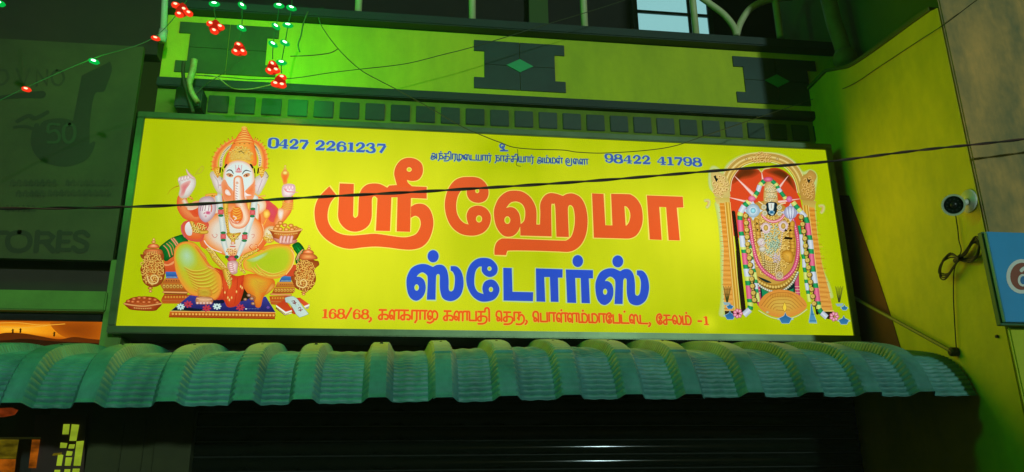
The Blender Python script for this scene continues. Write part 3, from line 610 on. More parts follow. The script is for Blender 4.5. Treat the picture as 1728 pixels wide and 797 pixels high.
    pr.stroke([(190, 150), (205, 185), (235, 225), (275, 250)], [1, 3, 5, 3], 'c89080', 'f0d8cc')
    pr.stroke([(285, 215), (330, 150), (365, 115), (378, 140), (350, 185), (300, 205)], .7, 'b8a040')
    pr.stroke([(105, 335), (60, 350), (10, 385), (-20, 430)], [1.2, .9, .5, .3], 'b05020')
    # --- raised arm, right
    z(G3)
    pr.stroke([(600, 400), (585, 470), (560, 540), (510, 610), (470, 680)], [12, 15, 17, 17, 12], 'e06828', 'f4a868')
    pr.blob([(480, 520), (540, 530), (530, 620), (500, 660), (470, 600)], ['ec9858', 'ecd8c0', 'f0e8e0'])
    for k in range(4): pr.stroke([(525, 440 + k * 22), (580, 470 + k * 20), (640, 455 + k * 22)], 2, 'c86c1c', 'f8c850')
    pr.blob([(515, 330), (520, 280), (545, 250), (600, 242), (655, 255), (668, 300), (662, 345), (640, 370), (600, 400), (560, 395), (525, 380)], ['d0a8a0', 'f0dcd8', 'f4f0ec'], (580, 330))
    for k in range(3): pr.ell(565 + k * 35, 285, 15, 30, ['d890a0', 'f4d0d0', 'fff0f0'], 10)
    pr.stroke([(545, 300), (575, 330), (630, 335), (700, 340)], [1.4, 2, 1.6, .5], 'e07888', 'e89898')
    pr.blob([(505, 150), (520, 105), (555, 95), (590, 110), (598, 150), (580, 200), (575, 240), (535, 250), (522, 200)], ['e8a840', 'f08030', 'f07028'], (550, 190))
    pr.ell(553, 122, 32, 24, ['d89c30', 'f4d468', 'fff0a0']); pr.ell(552, 92, 24, 8, ['e07848', 'f8b068']); pr.ell(552, 72, 18, 7, ['e08858', 'f8c080']); pr.ell(554, 48, 9, 8, ['e8a070', 'f8d098'])
    # --- bowl of sweets
    z(G5)
    pr.blob([(535, 230), (560, 170), (620, 138), (680, 145), (700, 200), (680, 300), (640, 360), (580, 360), (545, 310)], ['d89858', 'e8d8a8', 'ece4c0'], (600, 220))
    pr.stroke([(552, 300), (600, 330), (650, 330)], 6, 'c88020', 'f0c040'); filigree(pr, 600, 290, 45, 60, 12, 26, 'a06418', 'e8b838', 'fff088', 13)
    for x, y in ((700, 175), (760, 100), (725, 140), (820, 130), (900, 135), (960, 165), (760, 180), (840, 185), (915, 185), (985, 180), (1010, 190)): pr.ell(x, y, 37, 27, ['a85818', 'e89840', 'ffd088'], 14)
    pr.blob([(612, 185), (700, 200), (830, 210), (960, 200), (1045, 185), (1010, 260), (980, 310), (920, 345), (820, 362), (730, 345), (670, 300), (640, 240)], ['983c14', 'c87028', 'e09040'], (830, 260))
    pr.stroke([(615, 188), (700, 208), (830, 216), (960, 208), (1042, 188)], 3.4, 'b86420', 'f8c878')
    beads(pr, [(690, 240), (830, 256), (980, 238)], 11, ['b86a20', 'f8d878'], 13)
    pr.blob([(660, 300), (720, 310), (800, 345), (900, 350), (980, 320), (970, 360), (880, 385), (780, 380), (700, 350)], ['b06048', 'e0a090', 'f0c8b8'])
    for k, x in enumerate((765, 812, 860, 905)): pr.stroke([(x + 10, 285), (x, 320), (x - 4, 355)], 4.6, 'c07868', 'f4d0c4')
    # --- head: ears
    z(G2)
    pr.blob([(452, 215), (470, 178), (520, 190), (560, 230), (600, 260), (605, 340), (590, 420), (555, 430), (520, 390), (490, 330), (470, 270)], ['c8bc98', 'e0d4cc', 'f4ece8'], (545, 310))
    pr.ell(565, 330, 16, 12, ['e8d0d0', 'c86878']); pr.stroke([(500, 230), (540, 290), (545, 360)], 1.4, 'c8b8b0')
    z(G3)
    pr.blob([(215, 190), (270, 150), (330, 105), (368, 160), (345, 230), (310, 300), (265, 370), (215, 355), (200, 280)], ['c8bc98', 'e0d4cc', 'ecdcdc'], (270, 260))
    pr.ell(220, 268, 18, 12, ['e8d0d0', 'd85868']); pr.stroke([(335, 110), (368, 160), (350, 180)], 1, '786850'); pr.stroke([(300, 200), (270, 280), (250, 340)], 1.4, 'c8b0b0')
    pr.stroke([(200, 340), (260, 385), (330, 380)], 2.4, 'd88838', 'f8c868')
    # --- aureole
    z(G1)
    LA = [(195, 560), (192, 480), (225, 380), (290, 300), (370, 240), (440, 205)]; RA = [(790, 545), (795, 450), (775, 350), (735, 280), (680, 235), (640, 225)]
    for P_ in (LA, RA):
        pr.stroke(P_, [9, 9, 8.5, 8, 6, 3], 'f8b050', 'ee7030')
    for P_, s_ in ((LA, -1), (RA, 1)):
        q = smooth(P_, False, 2)
        for i, (x, y) in enumerate(q[:-1]):
            cxx, cyy = x - 490, y - 520; l = math.hypot(cxx, cyy); ux, uy = cxx / l, cyy / l
            pr.stroke([(x + ux * 18, y + uy * 18), (x + ux * 46, y + uy * 46)], 1.5, 'e86028', 'f88038', sm=False)
            pr.ell(x + ux * 50, y + uy * 50, 5, 5, '3c4818', 6)
    LI = [(262, 525), (268, 450), (300, 370), (345, 315), (398, 282)]; RI = [(732, 520), (738, 440), (715, 360), (690, 310), (665, 285)]
    for P_ in (LI, RI):
        pr.stroke(P_, 5.6, 'e8b870', 'f0e0b8'); pr.stroke(P_, 2.2, 'f4ecc8')
        for k, (x, y) in enumerate(smooth(P_, False, 4)):
            pr.ell(x, y, 11, 5, '1c6a3c' if y < 410 else '2c3018', 8, math.atan2(y - 520, x - 490))
    # flowers at the ears and tassels
    for x, y, sd_ in ((222, 600, 1), (752, 600, 2)):
        pr.blob([(x - 42, y - 40), (x, y - 60), (x + 42, y - 35), (x + 30, y + 20), (x + 5, y + 75), (x - 20, y + 30)], ['d88820', 'f0b830', 'f8d848'])
        filigree(pr, x, y - 5, 28, 42, 6, 30, 'c06818', 'f0b830', 'fff080', sd_)
    for x, y in ((258, 580), (714, 590)): pr.stroke([(x + 3, y - 28), (x, y), (x - 4, y + 26)], 2.2, '20180c')
    # --- crown
    pr.blob([(318, 545), (310, 480), (330, 400), (375, 320), (410, 255), (440, 205), (480, 140), (515, 100), (520, 68), (575, 70), (590, 105), (622, 155), (655, 215), (672, 290), (690, 370), (700, 450), (690, 520), (640, 525), (560, 480), (490, 470), (410, 490), (360, 530)], ['ee6a28', 'f58434', 'f8a040', 'f8b848'], (520, 360), [1, .85, .6, 0])
    for k, (x0, x1, y) in enumerate(((518, 580, 95), (508, 590, 118), (492, 604, 145), (472, 622, 175), (455, 636, 205), (438, 650, 238))):
        pr.stroke([(x0, y + 6), ((x0 + x1) / 2, y - 8), (x1, y + 6)], [.7, 2.4, .7], 'f08c38', 'fce070')
        pr.stroke([(x0, y + 16), ((x0 + x1) / 2, y + 3), (x1, y + 16)], [.3, .9, .3], 'd8501c')
    pr.blob([(510, 70), (530, 52), (560, 52), (580, 72), (545, 84)], ['f8b040', 'e8d060'])
    pr.blob([(355, 470), (385, 380), (440, 310), (520, 285), (590, 310), (640, 370), (660, 460), (600, 490), (490, 466), (420, 480)], ['f0a030', 'ecc040', 'f0d050'], (500, 400))
    filigree(pr, 505, 392, 140, 85, 90, 25, 'b87818', 'e8b830', 'fff898', 31)
    pr.stroke([(485, 372), (510, 360), (548, 385)], 1, '3c3418'); pr.ell(510, 322, 10, 10, ['d85020', 'f08030'])
    for x in (430, 497, 553, 610): pr.ell(x, 268, 9, 6, '906018', 6)
    pr.stroke([(380, 500), (430, 478), (490, 474), (560, 478), (640, 515)], 2.6, 'e8a030', 'f8d850')
    # --- face and trunk
    z(N)
    pr.blob([(381, 306), (384, 293), (392, 284), (401, 280.5), (408, 280), (417, 282), (426, 288), (431, 297), (433, 310), (431, 324), (426, 336), (418, 346), (396, 346), (387, 336), (382, 322)], ['f0a878', 'ecd0b8', 'e0ece4', 'dcf0e8', 'e4f4ec'], (406, 306), [1, .93, .8, .5, 0])
    pr.blob([(378, 318), (384, 312), (390, 322), (398, 332), (398, 346), (388, 350), (381, 344), (379, 330)], ['f0a070', 'f08c54', 'f07c40'])
    pr.blob([(434, 312), (430, 318), (422, 326), (416, 334), (420, 342), (429, 346), (434, 334), (434, 322)], ['f0a070', 'f08c54', 'f07c40'])
    z(G2)
    pr.blob([(635, 390), (665, 400), (690, 450), (650, 450), (625, 425)], ['ecd8c8', 'fff4ec'])
    z(G3); pr.blob([(105, 340), (140, 370), (190, 385), (110, 395)], ['ecd8c8', 'fff4ec'])
    z(N)
    pr.stroke([(406, 312), (407, 328), (407, 342), (411, 356), (416, 368), (418, 378), (412, 387), (402, 388), (396, 381), (396, 373)], [14, 16, 17, 17, 15.5, 13, 11, 9.5, 8, 6.5], 'e87830', 'f8e0c0')
    pr.blob([(396, 362), (404, 357), (410, 360), (414, 370), (412, 379), (404, 382), (396, 378), (393, 370)], ['e87028', 'ec8430', 'e06020'])
    pr.stroke([(405, 312), (405, 330), (406, 346)], 8, 'f4dcc4', 'ecf4ec')
    for k in range(7): pr.stroke([(401.8, 322 + k * 4.2), (405, 323.6 + k * 4.2)], .8, 'b86c78')
    for k in range(5): pr.stroke([(396 + k * .4, 357 + k * 4.4), (403, 361 + k * 4.2), (411, 357 + k * 4.4)], [.6, 1.7, .6], 'e8902c', 'f8d850')
    pr.stroke([(394, 378), (398, 384), (406, 384), (411, 379)], 1.2, 'e0501c'); pr.stroke([(398, 373), (403, 376), (400, 379)], 1.3, 'f4e0d8')
    z(A)
    for x, f_ in ((408, 1), (532, -1)):
        pr.ell(x, 398, 27, 15, ['f0b880', 'f0a060'], 14, .25 * f_); pr.ell(x, 400, 17, 8, ['c87848', 'f0d8c0'], 12, .3 * f_); pr.ell(x + 1, 401, 7, 7, ['803820', '401808'], 10)
        pr.stroke([(x - 24, 392), (x, 388), (x + 22, 402)] if f_ > 0 else [(x - 22, 404), (x, 390), (x + 22, 388)], .9, '703010')
    pr.stroke([(385, 372), (400, 360), (420, 364), (436, 388)], [.8, 1.7, 1.8, .8], '1c1c10'); pr.stroke([(500, 390), (512, 372), (530, 362), (564, 372)], [.8, 1.6, 1.7, .6], '201c10')
    for x0, y0, x1, y1, w_ in ((370, 340, 384, 320, 2.6), (562, 320, 576, 342, 3), (352, 352, 358, 370, 1.4), (588, 350, 592, 380, 1.8), (352, 372, 350, 430, .7), (594, 372, 594, 420, .8)): pr.stroke([(x0, y0), (x1, y1)], w_, '181410', sm=False)
    pr.ell(473, 372, 26, 9, ['e8b0a8', 'd87878'], 14)
    for x in (455, 473, 491): pr.stroke([(x, 368), (x + (x - 473) * .25, 325)], 1.2, 'c88890', 'e8c8c8', sm=False)
    pr.stroke([(463, 360), (473, 345), (483, 360)], 1.6, 'e05868'); pr.ell(462, 455, 10, 10, ['e0a080', 'e8c8b0'])
    # --- fruit bowl bottom left
    z(G6)
    pr.blob([(38, 662), (70, 630), (110, 608), (180, 600), (250, 600), (310, 612), (358, 660), (330, 700), (285, 724), (110, 716), (65, 695)], ['8a3010', 'b04c1c', 'c06028'], (200, 665))
    for x, y in ((75, 640), (120, 622), (165, 612), (210, 612), (255, 620), (300, 628), (110, 645), (155, 645), (205, 648), (250, 648), (320, 652)): pr.ell(x, y, 24, 15, ['8a3414', 'c86028', 'f0a868'], 12)
    pr.stroke([(40, 662), (120, 676), (220, 682), (355, 660)], 3, '9a4418', 'f0b068')
    beads(pr, [(125, 698), (200, 704), (265, 700)], 7, ['a85820', 'f8d080'], 10)
    # --- books
    z(G8)
    pr.poly([(735, 500, 1), (790, 496, 1), (900, 575, 1), (840, 600, 1)], 'c8401c', grad=('e05c30', 0))
    pr.poly([(838, 598, 1), (902, 574, 1), (900, 596, 1), (850, 618, 1)], 'f0ece4'); pr.poly([(850, 618, 1), (900, 598, 1), (890, 628, 1), (868, 636, 1)], 'a8a090')
    pr.poly([(500, 582, 1), (610, 520, 1), (700, 648, 1), (620, 668, 1)], 'd04820', grad=('c03c18', 1))
    pr.poly([(500, 584, 1), (618, 668, 1), (690, 646, 1), (688, 662, 1), (615, 690, 1), (506, 606, 1)], 'f4f0ec'); pr.poly([(500, 610, 1), (612, 698, 1), (700, 668, 1), (700, 682, 1), (606, 712, 1), (496, 628, 1)], '7c2c14')
    pr.poly([(505, 622, 1), (608, 700, 1), (690, 676, 1), (688, 688, 1), (606, 704, 1)], 'ece4dc')
    pr.poly([(680, 600, 1), (730, 640, 1), (735, 700, 1), (700, 690, 1)], 'c8401c')
    pr.poly([(608, 505, 1), (640, 490), (705, 483, 1), (750, 510), (790, 560), (830, 620), (860, 655), (890, 692, 1), (840, 715), (785, 732, 1), (745, 695), (705, 625), (660, 565), (620, 550, 1)], 'b4d0c4', out='6c8c88', ow=.5, grad=('cfe4d8', 0))
    for p in ([(690, 540), (720, 535), (715, 560), (745, 555)], [(700, 560), (735, 575)], [(725, 535), (735, 570)], [(770, 625), (790, 612), (800, 640), (770, 648)], [(800, 650), (820, 640)], [(785, 650), (800, 660)]): pr.stroke(p, 1, '803030')
    for p in ((735, 585), (742, 598), (768, 578), (775, 590)): pr.ell(p[0], p[1], 3, 3, '506070', 6)

# ------------------------------------------------------------------ printed picture of the standing deity in a golden arch
def draw_standing(pr):
    V1 = (1185, 250, 7.97); V2 = (1285, 250, 7.97); V3 = (1225, 330, 7.97); V4 = (1290, 330, 7.97)
    V5 = (1195, 420, 5.69); V6 = (1295, 420, 5.69); V7 = (1190, 330, 7.97); V8 = (1240, 400, 6.64); N = (0, 0, 1.0)
    z = lambda Zt: pr.zoom(*Zt)
    z(N)
    # pale edge all round
    HAL = 'c8d890'
    for p, w_ in (([(1211, 345), (1216, 370), (1220, 410), (1221, 450), (1222, 500), (1218, 530)], 12), ([(1215, 330), (1200, 318), (1198, 295), (1203, 283), (1214, 288), (1219, 296), (1232, 276), (1262, 262), (1310, 261), (1336, 272), (1354, 292), (1368, 289), (1376, 297), (1374, 320), (1370, 345)], 7), ([(1372, 345), (1376, 400), (1384, 450), (1396, 480), (1402, 500)], 9)):
        pr.stroke(p, w_, 'bccf50', HAL)
    for x, y in ((1193, 343), (1386, 352)): pr.stroke([(x - 3, y - 4), (x + 3, y - 4), (x + 3, y + 3), (x, y + 7)], 6, 'bccf50', 'd8d088'); pr.stroke([(x - 2, y - 3), (x + 2, y - 2), (x, y + 5)], 1.6, 'd8a868')
    # red field
    pr.poly([(1232, 318), (1233, 300), (1242, 288), (1258, 283), (1273, 284), (1284, 290, 1), (1296, 285), (1312, 284), (1328, 292), (1340, 306), (1345, 325), (1352, 345), (1354, 400), (1240, 400), (1230, 345)], 'dc4a20')
    pr.blob([(1234, 312), (1233, 300), (1242, 288), (1258, 283), (1273, 284), (1284, 290), (1270, 300), (1250, 304)], ['c8461c', '70300c', '5c2c0c'], (1258, 290))
    pr.blob([(1290, 290), (1298, 285), (1312, 284), (1328, 292), (1340, 306), (1344, 325), (1330, 310), (1312, 300)], ['c8461c', '70300c', '5c2c0c'], (1322, 294))
    for a, b, w_ in (((1238, 296), (1272, 330), 8), ((1228, 333), (1268, 343), 6), ((1330, 297), (1306, 328), 7), ((1350, 336), (1310, 342), 6), ((1285, 290), (1288, 312), 6)):
        pr.stroke([a, ((a[0] + b[0]) / 2, (a[1] + b[1]) / 2), b], [.6, w_ * .55, w_], 'ec9878', 'f8e0d8', sm=False)
    # arch band
    AR = [(1224, 322), (1226, 303), (1234, 287), (1248, 274), (1266, 267), (1286, 265), (1308, 267), (1328, 275), (1342, 289), (1350, 306), (1354, 325)]
    pr.stroke(AR, 17, 'b88c30', 'd8bc60')
    for o, cc, w_ in ((-6.5, 'e8d890', 1.6), (-3, 'a88030', .8), (0, 'ecd888', 2), (3, 'b08428', .9), (5.5, 'e8c860', 2), (8.2, 'f0e8b8', 1)):
        pr.stroke([(1288 + (x - 1288) * (1 - o / 62), 330 + (y - 330) * (1 - o / 62)) for x, y in AR], w_, cc)
    pr.stroke([(1273, 285), (1280, 286), (1284.5, 291), (1289, 286), (1298, 284.5)], 2.4, 'b89040', 'ecd890')
    filigree(pr, 1284, 267, 17, 9, 24, 4.6, '9a5c18', 'e09c38', 'ffe898', 2)
    for x, y in ((1259, 269), (1311, 269)): pr.ell(x, y, 2.6, 2.6, ['a07828', 'f0e0a0'])
    # corner ornaments
    pr.blob([(1200, 305), (1199, 292), (1205, 287), (1214, 292), (1222, 296), (1230, 310), (1231, 325), (1230, 334), (1208, 334), (1203, 322)], ['c8b868', 'dcc070', 'e0c068'])
    pr.blob([(1350, 330), (1348, 312), (1354, 298), (1360, 294), (1366, 288), (1374, 292), (1377, 300), (1372, 312), (1375, 325), (1372, 340), (1352, 338)], ['b89040', 'd0a048', 'd8a850'])
    filigree(pr, 1215, 315, 12, 17, 18, 5.4, 'b07c30', 'e0b050', 'f8e8a8', 4); filigree(pr, 1363, 317, 10, 18, 18, 5.4, 'a06c20', 'd89c40', 'f4d888', 6)
    for p in ([(1203, 299), (1207, 297), (1208, 302), (1211, 303), (1208, 309)], [(1360, 300), (1363, 305), (1367, 303), (1364, 311), (1361, 307)]): pr.poly([q + (1,) for q in p], '141c14')
    # columns
    pr.poly([(1204, 335, 1), (1230, 335, 1), (1231, 346, 1), (1209, 346, 1)], 'd8c870', grad=('c8b050', 1)); pr.poly([(1352, 339, 1), (1376, 341, 1), (1373, 352, 1), (1354, 350, 1)], 'd0b858', grad=('c0a048', 1))
    pr.poly([(1213, 344, 1), (1226, 344, 1), (1237, 527, 1), (1222, 527, 1), (1219, 480, 1), (1220, 420, 1)], 'e8a848', grad=('dc8c28', 1))
    pr.poly([(1360, 350, 1), (1373, 352, 1), (1378, 400, 1), (1386, 450, 1), (1397, 490, 1), (1404, 525, 1), (1384, 526, 1)], 'e0a044', grad=('e09430', 1))
    for k in range(44):
        y = 348 + k * 4.05; t = (y - 344) / 183
        pr.stroke([(1211 + 8 * t + (k % 3), y), (1225 + 10 * t, y + .4)], .9, 'bc7424' if k % 2 else 'f0b858', sm=False, cap=False)
        pr.stroke([(1362 + 23 * t, y + 4), (1373 + 29 * t + 3 * math.sin(k * 1.3), y + 5)], .9, 'b86c1c' if k % 2 else 'f0b850', sm=False, cap=False)
    for Xa, Xb, Ya, Yb, wd in ((1225.5, 1242.5, 343, 526, 11), (1357, 1379.5, 348, 527, 11)):
        pr.stroke([(Xa, Ya), (Xb, Yb)], wd, 'c89028', 'e0b43c', sm=False, cap=False)
        for o, cc in ((-4, 'f4e090'), (-1.5, 'a87018'), (1.2, 'f0d068'), (3.2, 'b88420'), (4.8, 'f0dc88')): pr.stroke([(Xa + o, Ya), (Xb + o, Yb)], .9, cc, sm=False, cap=False)
    pr.stroke([(1221, 526), (1249, 527)], 2.2, 'e8c870'); pr.stroke([(1378, 527), (1404, 526)], 2.2, 'f0d070')
    # shadow side of the garlands
    pr.poly([(1240, 425, 1), (1242, 425, 1), (1252, 520, 1), (1249, 532), (1240, 536), (1224, 536), (1221, 526, 1), (1249, 526, 1), (1243, 470, 1)], '2c2010')
    pr.poly([(1361, 420, 1), (1363, 420, 1), (1372, 470, 1), (1379, 527, 1), (1405, 527, 1), (1405, 536), (1398, 540), (1384, 535), (1374, 522, 1)], '2c2010')
    pr.stroke([(1236, 360), (1243, 420), (1248, 470), (1254, 528)], 6.5, '241a0e'); pr.stroke([(1354, 372), (1363, 440), (1377, 530)], 5, '20180c')
    # field behind the body
    pr.blob([(1254, 372), (1262, 352), (1280, 342), (1308, 342), (1328, 356), (1338, 380), (1341, 420), (1342, 460), (1325, 490), (1306, 498), (1285, 490), (1266, 468), (1258, 430)], ['b88c30', 'd8b050', 'e4c068'], (1298, 420))
    pr.poly([(1281, 480), (1300, 478), (1262, 462, 1), (1268, 500, 1), (1275, 514, 1), (1300, 505, 1)], '0c2c2c'); pr.poly([(1342, 462, 1), (1338, 512, 1), (1315, 502, 1), (1310, 490)], '0c2c2c')
    pr.poly([(1283, 487, 1), (1299, 497), (1301, 499), (1285, 504, 1)], '189058'); pr.poly([(1337, 488, 1), (1336, 505, 1), (1320, 498), (1324, 494)], '189058')
    # pink side cloths
    for p in ([(1270, 462), (1276, 485), (1280, 515)], [(1342, 462), (1343, 485), (1346, 515)]):
        pr.stroke(p, 8, 'a83858', 'dc6484')
        for k in range(3): pr.stroke([(p[1][0] - 3.5 + k * .4, p[1][1] + k * 5), (p[1][0] + 4 + k * .4, p[1][1] + k * 5)], .9, 'f0c0a0', sm=False)
    # gold scallops and white beads outside the pink garland
    UO = [(1258, 440), (1264, 458), (1276, 474), (1291, 483), (1306, 486), (1321, 482), (1334, 470), (1342, 452), (1344, 436)]
    for k, w_, cc in ((0, 10, ('a87820', 'd8a840')),): pr.stroke(UO, w_, *cc)
    beads(pr, UO, 3, ['b88830', 'f8e078'], 30, ring='6a4c14')
    UO2 = [(1258, 450), (1266, 468), (1280, 484), (1295, 492), (1308, 494), (1322, 490), (1335, 478), (1343, 462)]
    beads(pr, UO2, 2, ['b0b890', 'f4f4e8'], 34, ring='3c4020')
    # inner body ornament
    filigree(pr, 1298, 412, 34, 58, 150, 5.6, '94641c', 'e4b440', 'fce890', 12)
    filigree(pr, 1296, 408, 13, 30, 40, 4.4, '4c8068', '98c0a0', 'e8f0d0', 14)
    for k in range(5):
        rr = 10 + k * 4.2
        beads(pr, [(1276 + k * 1.5, 425 + k * 2), (1283, 432 + rr), (1296, 437 + rr), (1308, 436 + rr * .8)], 1.5, ['b09048', 'fff0a8'], 16, ring='604818')
    pr.stroke([(1274, 380), (1279, 400), (1283, 430), (1296, 436), (1308, 428), (1313, 400), (1318, 378)], 3, 'c8a870', 'f4ecc0')
    beads(pr, [(1274, 380), (1279, 400), (1283, 430), (1296, 436), (1308, 428), (1313, 400), (1318, 378)], .9, 'a07858', 40)
    # pink U garland
    UG = [(1257, 376), (1260, 395), (1264, 420), (1270, 443), (1281, 461), (1296, 472), (1308, 476), (1321, 471), (1332, 458), (1338, 438), (1339, 415), (1336, 395), (1331, 377)]
    pr.stroke(UG, 7, 'b03058', 'ec6c8c'); beads(pr, UG, 1.1, ['f090a8', 'ffd0d8'], 64)
    # arms with gold rings
    pr.stroke([(1329, 382), (1328, 400), (1330, 425), (1326, 440)], 10, 'a06c18', 'e8b440'); pr.stroke([(1270, 378), (1272, 400), (1274, 420)], 9, 'a06c18', 'e4b850')
    for k in range(9): pr.stroke([(1323, 388 + k * 6), (1333, 389 + k * 6)], .8, '7c4c10', sm=False)
    for k in range(6): pr.stroke([(1267, 384 + k * 6), (1277, 385 + k * 6)], .8, '7c4c10', sm=False)
    z(V8)
    pr.blob([(470, 240), (480, 200), (530, 180), (590, 200), (605, 260), (590, 320), (550, 325), (500, 300)], ['a87018', 'e0a838', 'f0c050'])
    for k in range(5): pr.stroke([(465, 215 + k * 22), (510, 235 + k * 20), (550, 260 + k * 12)], 1.5, '9a6818', 'f0c050')
    pr.stroke([(508, 52), (582, 58)], 3, '141008', sm=False)
    pr.ell(245, 90, 42, 46, ['a8a078', 'e8e4d0', 'd8c8c0']); pr.ell(260, 170, 40, 34, ['a8a078', 'e8e4d0', 'e8e0d8'])
    filigree(pr, 245, 95, 34, 38, 12, 20, 'b07080', 'c8c0c0', 'f4f0f4', 15)
    for k in range(3): pr.stroke([(228, 155 + k * 16), (290, 160 + k * 16)], .6, '807860', sm=False)
    pr.stroke([(440, 180), (450, 260), (430, 340), (405, 400), (400, 440)], 2, 'b88c50', 'f4e0b0')
    pr.ell(445, 465, 48, 50, ['b08c50', 'f4e4b8', 'f8ecc8']); pr.ell(445, 465, 30, 32, ['907040', 'c8a468']); filigree(pr, 445, 465, 22, 24, 6, 18, '505030', 'e8e0b0', 'fffff0', 16)
    filigree(pr, 395, 110, 48, 70, 22, 26, '2c6c58', '88b898', 'd8e8c8', 17); filigree(pr, 405, 275, 40, 45, 14, 22, '806878', 'c0b0c0', 'f0e8e8', 18)
    z(N)
    for x, y in ((1284, 391), (1313, 388)): pr.ell(x, y, 8, 9, ['c098a0', 'f0e4d8', 'e0b868']); pr.ell(x, y, 4, 5, ['a8843c', 'e8c460']); beads(pr, [(x - 7, y - 3), (x - 5, y + 6), (x, y + 9), (x + 5, y + 6), (x + 7, y - 3)], 1.2, ['d0a0b0', 'ffffff'], 12)
    for p in ([(1268, 381), (1271, 384), (1268, 387)], [(1268, 392), (1272, 394), (1269, 397)], [(1276, 392), (1279, 397), (1274, 397)], [(1317, 392), (1320, 397), (1314, 397)], [(1326, 392), (1327, 397), (1322, 397)], [(1322, 383), (1325, 384), (1323, 388)]): pr.poly([q + (1,) for q in p], '2c2010', sm=False)
    pr.stroke([(1317, 407), (1327, 409)], 3, '241808', sm=False)
    # neck, head, crown
    pr.stroke([(1278, 370), (1286, 378), (1297, 381), (1308, 377), (1314, 370)], 5, 'c05868', 'f08c98'); beads(pr, [(1278, 370), (1286, 378), (1297, 381), (1308, 377), (1314, 370)], .9, 'ffd0d0', 20)
    pr.blob([(1280, 346), (1281, 325), (1285, 315), (1291, 311), (1297, 315), (1301, 325), (1304, 346), (1300, 353), (1284, 353)], ['c09848', 'e0c888', 'ecdca8'])
    filigree(pr, 1292, 335, 9, 15, 20, 4, '688058', 'd8c078', 'fff4c8', 19)
    for y in (330, 340, 347): pr.stroke([(1281, y + 1), (1292, y + 3), (1303, y + 1)], .8, 'a87838')
    pr.stroke([(1272, 348), (1278, 352), (1281, 356)], 2, 'ecd8a8'); pr.stroke([(1316, 350), (1308, 352), (1303, 356)], 2, 'ecd8a8')
    pr.blob([(1283, 355), (1285, 350), (1293, 348), (1301, 350), (1303, 356), (1301, 366), (1297, 371), (1289, 371), (1285, 366)], ['081c24', '0c2c38', '103844'])
    pr.poly([(1287.5, 350, 1), (1297.5, 350, 1), (1296, 361), (1292.5, 363), (1289, 361)], 'dce8dc'); pr.stroke([(1292.5, 352), (1292.5, 359)], .8, 'a05048')
    pr.ell(1293, 365.5, 5, 3.4, ['a0c8d0', '2878a0', '0c4068']); pr.ell(1294, 369.6, 2.6, .9, 'c0d8d8')
    for x, y in ((1280, 357), (1281.5, 367), (1306, 357.6), (1306, 367)): pr.ell(x, y, 4.6, 4.8, ['a89858', 'ecead0', 'f4f0d8']); pr.ell(x, y, 2.2, 2.4, ['608048', 'e8dcb8'])
    # discus and conch
    for x, y, r_, cc in ((1262, 363, 11.5, ('8ca8b8', 'c4dce4')), (1324.5, 366, 11, ('9090b0', 'c4cce0'))):
        for k in range(4):
            a = math.pi / 2 * k; pr.poly([(x + r_ * 1.45 * math.cos(a), y + r_ * 1.45 * math.sin(a), 1), (x + r_ * .75 * math.cos(a + .6), y + r_ * .75 * math.sin(a + .6)), (x + r_ * .75 * math.cos(a - .6), y + r_ * .75 * math.sin(a - .6))], cc[1], sm=False)
        pr.ell(x, y, r_, r_, [cc[0], cc[1], 'd8e8ec'])
    beads(pr, ov(1262, 363, 7.5, 7.5, 12) + [(1269.5, 363)], .9, ['8098a8', 'f0f8fc'], 22); pr.ell(1262, 363, 4.4, 4.6, ['70a0b0', '90d8e4', 'b0f0f4'])
    for k in range(6): pr.stroke([(1318 + k * 2.6, 358), (1319 + k * 2.4, 366), (1321 + k * 1.6, 375)], .8, '8888a8' if k % 2 else 'ecf0f8')
    # long garlands
    seg = lambda pts: [pr.stroke([a, b], w_, e_, m_, sm=False, cap=False) for a, b, w_, e_, m_ in pts]
    Gn, Wh, Ye, Pk = ('0c6838', '28b064'), ('a8b8c8', 'e0e8f0'), ('b8c860', 'e4f088'), ('c83868', 'f080a0')
    def chain(L, w_):
        for (a, k), (b, _) in zip(L, L[1:]): pr.stroke([a, b], w_, k[0], k[1], sm=False, cap=False)
    chain([((1281, 313), Gn), ((1277, 317), Ye), ((1273, 321), Wh), ((1270, 331), Gn), ((1266, 337), Ye), ((1264, 341), Wh)], 8)
    chain([((1293, 313), Gn), ((1299, 318), Ye), ((1302, 322), Gn), ((1304, 326), Wh), ((1308, 332), Gn), ((1314, 340), Ye), ((1316, 344), Wh)], 8)
    pr.ell(1287, 311, 8, 4, ['c83868', 'f088a8']); pr.ell(1260, 343, 6, 5, ['d05880', 'f098b8']); pr.ell(1322, 344, 5, 5, ['c85090', 'e890c0'])
    chain([((1255, 348), Ye), ((1252, 351), Gn), ((1247, 355), Wh), ((1241, 366), Ye), ((1240, 372), Gn), ((1240, 379), Pk), ((1241.5, 398), Gn), ((1243, 405), Wh), ((1245, 424), Ye), ((1246, 428), Gn), ((1247, 434), Pk), ((1249, 453), Gn), ((1250, 460), Wh), ((1252, 473), Ye), ((1252.5, 480), Gn), ((1253.5, 488), Pk), ((1255.5, 510), Gn), ((1256.5, 516), Ye), ((1257, 522), Gn), ((1256, 528), Wh), ((1246, 537), Wh)], 9.5)
    chain([((1328, 349), Ye), ((1332, 354), Gn), ((1337, 360), Ye), ((1341, 365), Wh), ((1349, 374), Gn), ((1352, 384), Pk), ((1355, 404), Gn), ((1356.5, 412), Wh), ((1358, 427), Gn), ((1358.5, 435), Pk), ((1360, 455), Gn), ((1361.5, 465), Wh), ((1364.5, 484), Gn), ((1366, 492), Pk), ((1369, 514), Gn), ((1370, 520), Ye), ((1371, 527), Gn), ((1375, 533), Wh), ((1384, 541), Wh)], 9.5)
